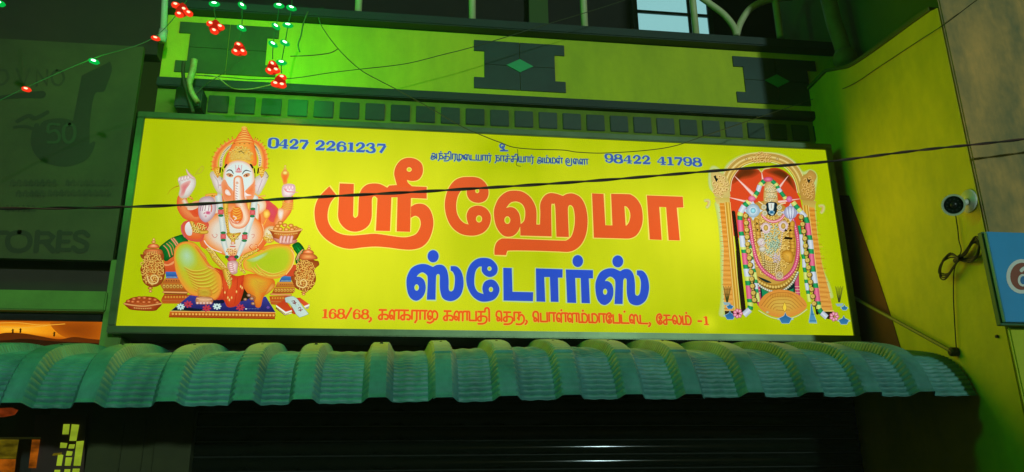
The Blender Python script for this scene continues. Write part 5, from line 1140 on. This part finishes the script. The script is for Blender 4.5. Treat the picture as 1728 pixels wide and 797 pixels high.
def xsec(xs, idx):
    """height of the sheet section at x"""
    h = 0
    for r_ in rx:
        d = abs(xs - r_)
        if d < .075:
            h = max(h, .050 * min(1, max(0, (.057 - d) / .024)))
    return h
cuts = [rx[0] - .14, rx[4] + .055, rx[7] + .06, rx[11] + .06, XEND]
for si in range(4):
    a, b = cuts[si] - (.10 if si else 0), cuts[si + 1]
    xs = [a]
    for r_ in rx:
        for d in (-.058, -.05, -.038, -.031, -.016, 0, .016, .031, .038, .05, .058):
            if a + .004 < r_ + d < b - .004: xs.append(r_ + d)
        for k in range(1, 12):
            q = r_ + .058 + (pit - .116) * k / 12
            if a + .004 < q < b - .004: xs.append(q)
    xs.append(b); xs = sorted(set(round(v, 4) for v in xs))
    bm = bmesh.new(); grid = []
    for (p, n, t) in prof:
        row = []
        for x in xs:
            h = xsec(x, 0)
            # small stiffening waves of the pans and the cross crimps of the bent part
            ph = (x - rx[0]) / pit; fr = ph - math.floor(ph)
            wav = 0 if h > 0 else .002 * math.cos(fr * 2 * math.pi * 4)
            cr = .017 * abs(math.sin((t + .0016 * math.sin(fr * 25)) / .0235 * math.pi)) ** .8 * min(1, max(0, (t - .15) / .1)) * (1 if h < .001 else .6 if h < .049 else .06) * (.75 + .25 * math.sin(x * 5.3 + 1))
            sag = (x + 1.9) * .0155 - .086 + .006 * math.sin(x * 2.1 + 1.3)
            off = max(0, (t - (PL - .018)) / .018) * .007 + (si == 2) * .004 + (si == 0) * .004 + (0 if si != 2 else .0)
            q = p + n * (h + wav + cr + off)
            q = Vector((x, p.y + (q.y - p.y), q.z + sag + (-.008 if si == 2 and t > PL * .8 else 0)))
            row.append(bm.verts.new(q))
        grid.append(row)
    for r1, r2 in zip(grid, grid[1:]):
        for i in range(len(xs) - 1): bm.faces.new((r1[i], r1[i + 1], r2[i + 1], r2[i]))
    o = rec('awning_sheet', bm, M['awning'], aw, False)
    md = o.modifiers.new('thickness', 'SOLIDIFY'); md.thickness = .0018; md.offset = 0
    for f in o.data.polygons: f.use_smooth = True
    md2 = o.modifiers.new('edges', 'EDGE_SPLIT'); md2.split_angle = math.radians(34)
bmesh_b = bmesh.new(); lathe(bmesh_b, [(0, .011), (.002, .011), (.003, .006), (.008, .0055), (.009, .002)], (0, 0, 0), (0, -.35, .94), 8)
mb = bpy.data.meshes.new('bolt'); bmesh_b.to_mesh(mb); bmesh_b.free(); mb.materials.append(M['brown'])
for r_ in rx[1:]:
    for jj in (int(NP * .60),):
        p, n, t = prof[jj]; q = p + n * .0495
        o = link('bolt', mb, None, aw); o.location = Vector((r_ + rnd.uniform(-.006, .006), q.y, q.z + (r_ + 1.9) * .0155 - .086 + .006 * math.sin(r_ * 2.1 + 1.3))) - aw.location
        if jj > NP * .8: o.rotation_euler = (math.radians(62), 0, 0)
# front pipe and stays under the awning
bm = bmesh.new(); tube(bm, [(-2.5, -.60, 2.02), (XEND, -.60, 2.075)], .014, 8); rec('front_pipe', bm, M['black'], aw)
for xx in (-1.4, -.2, 1.0): bm = bmesh.new(); tube(bm, [(xx, -.60, 2.05), (xx, .25, 2.2)], .012, 8); rec('stay', bm, M['black'], aw)

# stay rod from the sign to the side wall
rd = thing('stay_rod', tuple(UX(1450, 508, XW - .02)), 'thin grey metal rod slanting from the sign towards the awning corner', 'rod')
bm = bmesh.new(); tube(bm, [UX(1440, 502, XW - .03), UX(1606, 593, XW - .03)], .0085, 8); rec('rod', bm, mk_mat('rod_steel', (.24, .24, .10), .5, .3), rd)
bm = bmesh.new(); q = UX(1615, 594, XW - .002); lathe(bm, [(0, .02), (.03, .02), (.036, .012)], q, (-1, 0, 0), 14); rec('end_fixing', bm, M['rubber'], rd)

# ------------------------------------------------------------------ security camera, its cable and coil
q = UX(1636, 340, XW)
cc = thing('security_camera', tuple(q), 'white round security camera on the yellow side wall', 'security camera')
bm = bmesh.new(); lathe(bm, [(0, .05), (.006, .052), (.012, .048)], q, (-1, 0, 0), 26); rec('base_plate', bm, M['camwhite'], cc, True)
f0 = UX(1609.5, 346, XW - .105); ax = (CAM + Vector((-.35, .2, -.1)) - f0).normalized()
bm = bmesh.new(); tube(bm, spline3([q + Vector((-.005, 0, 0)), q + Vector((-.03, -.005, -.01)), f0 - ax * .075], 6), .014, 12); rec('arm', bm, M['camwhite'], cc, True)
bm = bmesh.new(); lathe(bm, [(-.085, .030), (-.08, .036), (-.02, .040), (.0, .0405), (.010, .046), (.016, .046), (.016, .0385), (.004, .0375)], f0, ax, 30); rec('housing', bm, M['camwhite'], cc, False)
bm = bmesh.new(); lathe(bm, [(.0045, .0), (.0048, .0378), (.009, .036), (.010, .0)], f0, ax, 30); rec('front_glass', bm, M['lens'], cc)
bm = bmesh.new(); lathe(bm, [(.010, .013), (.016, .012), (.0165, .002)], f0, ax, 18); rec('lens', bm, mk_mat('lens_barrel', (.02, .02, .02), .3), cc, True)
for k in range(10):
    a = k * math.pi / 5; s_ = ax.cross(Vector((0, 0, 1))).normalized(); t_ = ax.cross(s_)
    bm = bmesh.new(); lathe(bm, [(.0098, .0035), (.0118, .003)], f0 + s_ * .025 * math.cos(a) + t_ * .025 * math.sin(a), ax, 8); rec('infrared_led', bm, mk_mat('ir_led', (.05, .06, .06), .2) if k == 0 else bpy.data.materials['ir_led'], cc)
cb = thing('camera_cable', tuple(UX(1625, 440, XW)), 'black camera cable hanging with a tied coil on the yellow wall', 'cable')
XC = XW - .012
bm = bmesh.new(); tube(bm, spline3([UX(*p, XC) for p in ((1612, 360), (1616, 385), (1618, 405), (1622, 422), (1618, 436))], 6), .0028, 6); rec('cable_run', bm, M['rubber'], cb)
bm = bmesh.new(); tube(bm, spline3([UX(*p, XC) for p in ((1616, 440), (1610, 458), (1609, 500), (1611, 545), (1614, 592))], 6), .0028, 6); rec('cable_run', bm, M['rubber'], cb)
for k in range(12):
    r1 = random.Random(k); j = lambda s_: r1.uniform(-s_, s_)
    f = .45 + .08 * (k if k < 8 else k - 8) * (1 if k < 8 else 1.8)
    P_ = [(1616, 437), (1630, 426), (1643, 413), (1652, 415), (1650, 428), (1638, 436), (1616, 438)] if k < 8 else [(1618, 436), (1604, 434), (1590, 443), (1586, 458), (1596, 462), (1608, 450), (1618, 438)]
    cx_ = sum(p[0] for p in P_) / 7; cy_ = sum(p[1] for p in P_) / 7
    P_ = [P_[0]] + [(p[0] + j(2) + (f - .8) * (3 if k < 8 else -2), cy_ + (p[1] - cy_) * (.5 + f) * 1.15 + j(2)) for p in P_[1:-1]] + [P_[-1]]
    bm = bmesh.new(); tube(bm, spline3([UX(*p, XC - .002 - .003 * k) for p in P_], 5), .0036, 6); rec('cable_loop', bm, M['rubber'], cb)
bm = bmesh.new(); tube(bm, [UX(1612, 441, XC - .015), UX(1622, 433, XC - .015)], .012, 8); rec('tie', bm, M['rubber'], cb)
nl = box('wall_nail', (XW - .01, XW, UX(1684, 568, XW).y - .007, UX(1684, 568, XW).y + .007, UX(1684, 568, XW).z - .006, UX(1684, 568, XW).z + .006), M['rubber'], None, .002); tag(nl, 'small dark nail head low on the yellow wall', 'nail')

# ------------------------------------------------------------------ shop front under the awning
YH = .2
sh_ = thing('roller_shutter', (0, YH, 0), 'dark closed roller shutter in the shade under the awning', 'shutter')
zr = [U(1050, y_, YH).z for y_ in (778, 754)]
pitch_z = zr[1] - zr[0]; xs0, xs1 = U(330, 740, YH).x, 1.86
bm = bmesh.new(); N_ = 9; prof_ = []
for i in range(N_):
    t = i / (N_ - 1); prof_.append((-.014 * math.sin(math.pi * t) ** .8, (t - .5) * (pitch_z - .006)))
ringl = [[bm.verts.new((xs, yy, zz)) for yy, zz in prof_] for xs in (0, xs1 - xs0)]
for i in range(N_ - 1): bm.faces.new((ringl[0][i], ringl[1][i], ringl[1][i + 1], ringl[0][i + 1]))
smesh = bpy.data.meshes.new('slat')
for f in bm.faces: f.smooth = True
bmesh.ops.recalc_face_normals(bm, faces=bm.faces[:]); bm.to_mesh(smesh); bm.free(); smesh.materials.append(M['shutter'])
zz = zr[0] - 20 * pitch_z
while zz < 2.3:
    o = link('slat', smesh, None, sh_); o.location = (xs0, 0, zz); zz += pitch_z
    if zz < .1: zz = .12
box('shutter_backing', (xs0, xs1, YH + .012, YH + .03, 0, 2.32), M['black'], sh_)
jm = thing('door_jamb', (-1.4, .15, 0), 'dim olive wall strip beside the shutter under the awning', 'wall')
xa_, xb_ = U(145, 740, .1).x, xs0
box('wall_strip', (xa_, xb_ - .002, .14, .24, 0, 2.32), M['guide'], jm)
for px in (195, 232, 250): xx = U(px, 740, .13).x; box('raised_band', (xx, xx + .03, .125, .139, 0, 2.3), M['guide'], jm, .003)
# lit fretwork door and panes bottom left
YD = .16
fd = thing('fretwork_door', tuple(U(120, 760, YD)), 'lit door with lime yellow panes in dark fretwork at the bottom left', 'door')
def pane(name, q4, mat, par, y_=YD):
    L = [U(*p, y_) for p in q4]; rec(name, prism(bmesh.new(), L, Vector((0, .006, 0))), mat, par)
for q4 in ([(107, 716), (117, 716), (115, 733), (105, 733)], [(121, 716), (133, 717), (128, 744), (117, 744)], [(129, 745), (141, 744), (135, 786), (124, 786)], [(102, 747), (113, 748), (111, 756), (101, 756)], [(117, 750), (126, 750), (124, 757), (115, 757)], [(113, 761), (122, 762), (120, 769), (111, 769)], [(98, 766), (106, 768), (103, 786), (95, 786)], [(111, 772), (121, 772), (118, 786), (109, 786)], [(92, 793), (101, 793), (98, 812), (90, 812)], [(109, 792), (118, 792), (115, 812), (106, 812)], [(123, 791), (134, 791), (130, 812), (119, 812)]):
    pane('pane', q4, M['limepane'], fd)
pane('pane', [(90, 765), (104, 764), (102, 768), (88, 769)], M['olivepane'], fd)
pane('fretwork_panel', [(60, 700), (146, 700), (136, 900), (44, 900)], mk_mat('fretwork_dark', (.04, .015, .008), .7), fd, YD + .01)
dp = thing('lit_doorway', tuple(U(15, 770, YD)), 'orange lit doorway strips at the far bottom left', 'doorway')
pane('pane', [(-60, 741), (31, 742), (26, 774), (-60, 774)], M['olivepane'], dp); pane('pane', [(-60, 775), (26, 775), (20, 830), (-60, 830)], M['orangepane'], dp)
pane('pane', [(54, 742), (67, 742), (60, 790), (48, 790)], M['orangepane'], dp)
pane('lintel', [(-60, 738), (68, 738), (68, 741), (-60, 741)], M['cream'], dp, YD - .004)
pane('valance', [(-60, 692), (20, 688), (30, 692), (24, 700), (5, 704), (-60, 704)], M['redglow'], dp, YD - .1)
struct(box('neighbour_wall', (-6, xa_ - .001, .3, .5, 0, 2.5), M['black']))
struct(box('neighbour_upper_wall', (-6, -2.12, .3, .5, 2.5, 4.25), mk_mat('neighbour_wall_dark', (.05, .06, .025), .85, noise=.3, nscale=2)))

# ------------------------------------------------------------------ neighbouring sign board at the left
YNb = .08
nb = thing('neighbour_board', tuple(U(90, 430, YNb)), 'unlit grey-green sign board with faded dark print and the letters TORES', 'sign')
xr_ = U(205, 300, YNb).x + .02
z_t, z_b = U(100, 71, YNb).z, U(100, 438, YNb).z
box('board', (-5.2, U(190, 438, YNb).x, YNb, YNb + .03, z_b, z_t), M['nboard'], nb)
def nbm(x, y): p = U(x, y, YNb); return (p.x, p.z)
def nprint(name, fn, mat, dy=0):
    pr = Print(YNb - .001 - dy, nbm); pr.step = .0002; fn(pr); o = pr.build(name, mat, nb); o.data.materials.clear(); o.data.materials.append(mat)
def letters_tores(pr):
    pr.zoom(0, 380, 7.0)       # photo px * 7
    X = lambda pts: [(x * 7, (y - 380) * 7) for x, y in pts]
    st = [([(-22, 393), (12, 393)], 7), ([(-5, 394), (-6, 424)], 8),
          ([(33, 392), (18, 396), (13, 408), (18, 420), (32, 424), (46, 419), (51, 408), (47, 396), (33, 392)], 7.5),
          ([(64, 392), (61, 424)], 8), ([(64, 394), (82, 394), (90, 400), (84, 408), (64, 409)], 6.5), ([(76, 409), (90, 424)], 8),
          ([(101, 392), (98, 424)], 8), ([(101, 394), (120, 394)], 6), ([(100, 408), (116, 408)], 6), ([(98, 422), (118, 422)], 6),
          ([(149, 398), (141, 392), (130, 394), (128, 402), (138, 407), (147, 413), (144, 422), (132, 424), (124, 418)], 7)]
    for p, w_ in st: pr.stroke(X(p), w_, '202018', sm=len(p) > 5)
nprint('large_lettering', letters_tores, M['ndark'])
def torch(pr):
    pr.zoom(0, 0, 1)
    pr.poly([(138, 128, 1), (186, 104, 1), (189, 118), (182, 140), (175, 155), (160, 160), (152, 205), (148, 262), (120, 250), (124, 200, 1), (132, 160)], '202018')
    pr.stroke([(62, 212), (60, 240), (76, 262), (110, 270), (140, 262), (158, 242)], [8, 14, 20, 24, 20, 6], '202018')
    pr.poly([(70, 208), (100, 200), (130, 208), (140, 235), (120, 262), (85, 262), (66, 240)], '202018')
    pr.stroke([(-20, 168), (30, 162), (70, 160)], [6, 9, 14], '202018'); pr.stroke([(30, 205), (48, 196), (60, 200), (80, 190)], 7, '202018'); pr.stroke([(25, 215), (45, 214), (62, 222)], 5, '202018')
nprint('emblem', torch, M['ndark'])
def fifty(pr):
    pr.zoom(0, 0, 1)
    pr.stroke([(100, 211), (84, 211), (82, 224), (94, 221), (101, 230), (97, 240), (82, 241)], 4.5, '606040'); pr.stroke([(118, 210), (109, 216), (108, 232), (114, 241), (123, 238), (127, 226), (125, 214), (118, 210)], 5, '606040')
nprint('number_lettering', fifty, mk_mat('faded_number_paint', (.034, .055, .016), .6), .003)
def faded_top(pr):
    pr.zoom(0, 0, 1)
    for p, w_ in (([(0, 118), (10, 120), (14, 132), (6, 142), (-4, 143)], 4), ([(28, 116), (40, 145), (50, 116)], 3.5), ([(62, 145), (62, 118), (80, 144), (80, 118)], 3.2), ([(96, 119), (88, 126), (90, 140), (100, 144), (108, 134), (104, 121), (96, 119)], 3.6)): pr.stroke(p, w_, '404028', sm=len(p) > 4)
def faded_line(y0, xa0, xb0, sd_):
    def f(pr):
        pr.zoom(0, 0, 1); r1 = random.Random(sd_); x = xa0
        pr.stroke([(xa0, y0 - 1), (xb0, y0 - 1)], 2.6, '404028')
        while x < xb0:
            w0 = r1.uniform(6, 10); pr.stroke([(x, y0 + 4), (x + w0 * .2, y0 - 4), (x + w0 * .6, y0 - 3), (x + w0 * .5, y0 + 5), (x + w0, y0 + 2)], 2.2, '404028'); x += w0 + 2
    return f
nprint('faded_lettering', faded_top, M['nmid'])
for k_, (y0, xa0, xb0) in enumerate(((309, 18, 92), (309, 112, 192), (327, 28, 76), (326, 82, 178), (352, 10, 60))): nprint('faded_lettering', faded_line(y0, xa0, xb0, k_), M['nmid'])
# beams and recess below the board
nf = thing('neighbour_shopfront', tuple(U(90, 500, YNb)), 'green beams and dark recess of the shop left of the yellow sign', 'shopfront')
xe = U(184, 480, YNb).x
box('recess_back', (-5.2, xe, .22, .25, U(90, 492, .2).z - .03, z_b), M['brown'], nf)
box('beam', (-5.2, xe + .01, .04, .22, U(90, 524, .04).z, U(90, 490, .04).z), M['ngreen'], nf, .006)
box('jamb', (xe, xe + .09, YNb - .02, .25, 2.3, z_b + .0), M['ngreen'], nf, .005)
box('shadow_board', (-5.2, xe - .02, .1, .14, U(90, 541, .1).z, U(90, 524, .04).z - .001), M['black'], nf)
box('upper_shutter', (-5.2, U(272, 40, .16).x, .16, .24, z_t + .004, 5.6), mk_mat('rusty_dark_sheet', (.03, .018, .006), .7, noise=.5, nscale=2), nf)
def sbm(x, y): p = U(x, y, .12); return (p.x, p.z)
pr = Print(.119, sbm); pr.step = .0003
pr.poly([(-120, 538, 1), (172, 540, 1), (170, 600, 1), (-120, 600, 1)], 'c86410', sm=False)
pr.blob([(-60, 545), (10, 541), (70, 542), (130, 542), (168, 543), (166, 570), (120, 574), (40, 570), (-60, 575)], ['b04c08', 'd87810', 'f8a018', 'ffc030'], (18, 556))
pr.blob([(90, 541), (170, 541), (169, 575), (120, 572), (95, 560)], ['b85c0c', '9c4808', '8c4008'])
for p in ([(-20, 546), (30, 545), (70, 549), (110, 547)], [(-10, 551), (40, 553), (80, 550)]): pr.stroke(p, 1.2, 'd87c14', 'ffc848')
pr.poly([(-120, 566, 1), (-20, 566), (10, 562), (40, 563), (70, 568), (100, 573), (125, 569), (150, 572), (172, 574, 1), (172, 600, 1), (-120, 600, 1)], '5a2808')
pr.poly([(-120, 578, 1), (0, 575), (40, 572), (90, 576), (172, 580, 1), (172, 600, 1), (-120, 600, 1)], '2c1606')
for x, y in ((22, 562), (35, 561), (92, 567)): pr.stroke([(x, y), (x + .3, y - 4), (x, y - 6)], [2.6, 2, 1.4], '301404'); pr.stroke([(x - 2, y - 4), (x + 2.4, y - 5)], .8, '301404')
bn = thing('sunset_banner', tuple(U(60, 560, .12)), 'glowing orange sunset banner with dark dunes and tiny figures above the awning', 'banner')
pr.build('picture', M['attr_emit'], bn)
box('backing', (sbm(-120, 540)[0], sbm(172, 540)[0], .1192, .13, sbm(0, 600)[1], sbm(0, 538)[1]), M['black'], bn)
gp = thing('grey_downpipe', tuple(U(279, 30, .1)), 'short grey downpipe at the top left corner of the balcony', 'pipe')
bm = bmesh.new(); tube(bm, [U(281, -60, .1), U(276, 50, .1)], .017, 12); rec('pipe', bm, M['greypipe'], gp, True)
bm = bmesh.new(); tube(bm, [U(276, 51, .1), U(273, 70, .1)], .022, 12); rec('elbow', bm, M['greypipe'], gp, True)
# weathered bracket
bk = thing('tube_bracket', tuple(U(325, 150, .0)), 'weathered pale curved tube bracket hanging in front of the balcony wall', 'bracket')
bm = bmesh.new(); tube(bm, spline3([U(328, 101, .05), U(325, 120, .05), U(320, 140, .05), U(324, 157, .05), U(334, 173, .05)], 6), [.017] * 12 + [.014] * 13, 12); rec('curved_tube', bm, M['bracket'], bk, True)
bm = bmesh.new(); tube(bm, spline3([U(310, 105, .1), U(309, 125, .1), U(312, 145, .1), U(318, 165, .1), U(326, 190, .1)], 6), .010, 8); rec('stem', bm, M['wire'], bk, True)
box('base_block', (U(300, 170, .18).x, U(345, 170, .18).x, .12, .24, U(320, 190, .18).z, U(320, 155, .18).z), M['darkgreen'], bk, .008)

# ------------------------------------------------------------------ cables
def cable(name, pts, y, r, mat, label, cat='cable', twist=0, group=None):
    P_ = spline3([U(px, py, y) if not isinstance(y, list) else U(px, py, y[i]) for i, (px, py) in enumerate(pts)], 10)
    if not twist:
        bm = bmesh.new(); tube(bm, P_, r, 6); o = rec(name, bm, mat, None, True); tag(o, label, cat, group); return o
    D = [0]
    for a, b in zip(P_, P_[1:]): D.append(D[-1] + (b - a).length)
    n = int(D[-1] / .012); Q = []; j = 0
    for i in range(n + 1):
        t = D[-1] * i / n
        while j < len(D) - 2 and D[j + 1] < t: j += 1
        Q.append((P_[j].lerp(P_[j + 1], (t - D[j]) / max(1e-9, D[j + 1] - D[j])), t))
    th = thing(name, tuple(Q[0][0]), label, cat)
    for s_ in (0, 1):
        pts_ = [q + Vector((0, math.cos(t * twist + s_ * math.pi + .8 * math.sin(t * 3)), math.sin(t * twist + s_ * math.pi + .8 * math.sin(t * 3)))) * r * .8 for q, t in Q]
        bm = bmesh.new(); tube(bm, pts_, r, 7); rec('wire_strand', bm, mat if s_ == 0 else M['cable2'], th, True)
    return th
cable('power_cable', [(-400, 350), (-150, 353), (0, 352), (110, 351), (225, 349), (330, 345), (520, 333.5), (740, 322), (1000, 305.5), (1200, 289), (1392, 273.5), (1550, 254), (1728, 235), (1950, 205)], -1.1, .0034, M['rubber'], 'thick black twisted cable running right across in front of the sign', 'cable', 23)
cable('thin_wire', [(330, 127), (385, 131), (432, 134.5), (495, 132), (557, 123), (607, 117), (683, 108), (745, 93), (796, 80), (863, 60), (920, 42), (977, 25), (1055, 0), (1130, -30)], .0, .0021, M['wire'], 'thin wire rising across the lime balcony front to the railing', 'wire')
cable('thin_wire', [(538, 30), (545, 48), (572, 84), (607, 117), (640, 136), (673, 153), (725, 182), (780, 214), (819, 231), (845, 241), (866, 248.5), (900, 252), (950, 253.5), (975, 257), (1020, 258.5), (1090, 254), (1140, 246), (1190, 229), (1290, 195), (1370, 168), (1434, 145), (1484, 113), (1540, 76), (1597, 39), (1642, 5), (1690, -30)], [-.35] * 18 + [-.2] + [UX(*p_, 1.893).y for p_ in ((1370, 168), (1434, 145), (1484, 113), (1540, 76), (1597, 39))] + [-1.02, -1.3], .0021, M['wire'], 'long thin wire sagging over the top edge of the sign', 'wire')
cable('hanging_thread', [(873, 252), (874, 262), (872, 272), (872, 279), (879, 281)], -.35, .0014, M['wire'], 'short dangling thread over the small blue lettering', 'thread')
cable('thin_wire', [(345, 127), (365, 130), (390, 148), (410, 151), (432, 149), (470, 140)], -.05, .0028, M['bracket'], 'pale looped wire beside the curved tube bracket', 'wire')
cable('thin_wire', [(520, 20), (512, 40), (508, 60), (503, 76), (506, 88)], -.1, .004, M['wire'], 'short dark wire hanging beside the green lights', 'wire')
cable('thin_wire', [(570, 83), (555, 90), (520, 94), (490, 95)], -.35, .0024, M['wire'], 'short side wire joining the long thin wire near the green lights', 'wire')
cable('thin_wire', [(420, 90), (385, 118), (345, 145), (325, 165)], .1, .0022, M['wire'], 'faint slanting wire behind the red lights', 'wire')

# ------------------------------------------------------------------ festive light strings (visible bulbs, plus one unseen lamp added overhead)
YL = -.55
def bulb(par, px, py, kind, tilt=.5, r=.0125, L_=.025, y=YL):
    p = U(px, py, y); d = Vector((math.cos(tilt), -.25, -math.sin(tilt))).normalized()
    sh_m, co_m = (M['gshell'], M['gcore']) if kind == 'g' else (M['rshell'], M['rcore'])
    bm = bmesh.new(); lathe(bm, [(-L_, r * .5), (-L_ * .7, r * .9), (0, r), (L_ * .6, r * .85), (L_, r * .35)], p, d, 12)
    o = rec('bulb', bm, sh_m, par, True)
    c_ = p + Vector((0, -r * .75, 0)) * (1 if abs(d.y) < .9 else 1)
    bm = bmesh.new(); lathe(bm, [(-L_ * .5, r * .15), (-L_ * .3, r * .34), (0, r * .42), (L_ * .3, r * .34), (L_ * .5, r * .15)], c_, d, 10)
    rec('glowing_core', bm, co_m, o, True)
    return p
def lamp(name, p, col, e, r=.03):
    ld = bpy.data.lights.new(name, 'POINT'); ld.energy = e; ld.color = col; ld.shadow_soft_size = r; ld.use_shadow = True
    o = bpy.data.objects.new(name, ld); COL.objects.link(o); o.location = p; return o
drops = [('dangling string of lights with a red three-bulb bell at far left of the five drops', [(330, -60), (318, -20), (306, 0)], [], [(297, 9), (311, 17), (319, 23), (303, 25)]),
         ('dangling light string ending in a red bell just right of the leftmost bell', [(370, -60), (362, 8), (364, 32)], [(362, 7)], [(356, 41), (372, 46), (362, 53)]),
         ('dangling light string with two green bulbs above a red bell in the middle', [(412, -60), (409, 10), (408, 48), (404, 70)], [(409, 10), (408, 48)], [(403, 77), (398, 88), (410, 88)]),
         ('dangling light string with three green bulbs above a red bell', [(474, -60), (471, 11), (466, 45), (461, 75), (460, 100)], [(471, 10), (466, 45), (461, 75)], [(460, 109), (455, 120), (466, 119)]),
         ('longest dangling light string with four green bulbs above the lowest red bell', [(495, -60), (492, 14), (486, 43), (481, 73), (475, 106), (475, 124)], [(492, 14), (486, 43), (481, 73), (475, 106)], [(476, 131), (465, 142), (476, 144)])]
for lab, wp, gs, rs in drops:
    t_ = thing('light_string', tuple(U(*wp[0], YL)), lab, 'fairy lights', 'dangling fairy light strings')
    bm = bmesh.new(); tube(bm, spline3([U(*p, YL) for p in wp], 5), .0022, 6); rec('wire', bm, M['ledwire'], t_)
    for g in gs: bulb(t_, g[0], g[1], 'g', rnd.uniform(.2, .8)); 
    cx_, cy_ = sum(r_[0] for r_ in rs) / len(rs), sum(r_[1] for r_ in rs) / len(rs)
    for r_ in rs: bulb(t_, r_[0], r_[1], 'r', rnd.uniform(.2, .9), .0145, .020)
    p = U(cx_, cy_ - 1, YL + .012); bm = bmesh.new(); lathe(bm, [(-.026, .016), (-.012, .027), (.01, .024), (.026, .014), (.034, .005)], p, (0, -.1, 1), 14); rec('bell_cap', bm, M['rcap'], t_, True)
t_ = thing('light_string', tuple(U(45, 151, YL)), 'slanting light string with one green and two red bulbs over the grey-green board', 'fairy lights')
bm = bmesh.new(); tube(bm, spline3([U(*p, YL) for p in ((-60, 200), (40, 150), (154, 100), (262, 62), (330, -20))], 6), .0018, 6); rec('wire', bm, M['ledwire'], t_)
bulb(t_, 45, 151, 'r', .35, .011, .022); bulb(t_, 159, 104, 'g', .4, .012, .026); bulb(t_, 263, 65, 'r', .4, .011, .022)
t_ = thing('light_string', tuple(U(-1, 6, YL)), 'green bulb at the very top left corner', 'fairy lights')
bulb(t_, -1, 6, 'g', .4, .014, .03); bm = bmesh.new(); tube(bm, [U(-1, -60, YL), U(-1, 6, YL)], .0018, 6); rec('wire', bm, M['ledwire'], t_)
G_ = (.02, 1, .06); R_ = (1, .08, .02)
lamp('green_bulb_and_fill_light', U(478, 50, -.26), G_, 7.5, .12)
lamp('green_bulb_and_fill_light', U(300, -200, -1.5), G_, 26, .15)  # unseen lamp added above the view to turn the awning's left green
lamp('green_bulb_and_fill_light', U(380, 30, -.30), G_, 3, .1)
lamp('green_bulb_and_fill_light', U(159, 104, YL), G_, .8, .05)
lamp('green_bulb_and_fill_light', U(-10, 6, -.9), G_, 4, .1)
lamp('red_bulb_light', U(470, 140, -.25), R_, .35, .03)
lamp('red_bulb_light', U(405, 90, -.4), R_, .15, .03)
lamp('red_bulb_light', U(300, 18, -.3), R_, .25, .03)
lamp('red_bulb_light', U(45, 151, YL), R_, .1, .03)

# ------------------------------------------------------------------ thin night haze that the lamps glow in
if HAZE > 0:
    hz = bmesh.new(); bx(hz, -27, 27, -31, 4, -1.2, 8)
    hm = bpy.data.materials.new('night_haze'); hm.use_nodes = True; t = hm.node_tree; t.nodes.clear()
    o_ = t.nodes.new('ShaderNodeOutputMaterial'); v_ = t.nodes.new('ShaderNodeVolumePrincipled'); v_.inputs['Density'].default_value = HAZE
    v_.inputs['Color'].default_value = (.8, .85, .8, 1); t.links.new(v_.outputs[0], o_.inputs['Volume'])
    ho = rec('haze', hz, hm); ho['kind'] = 'stuff'
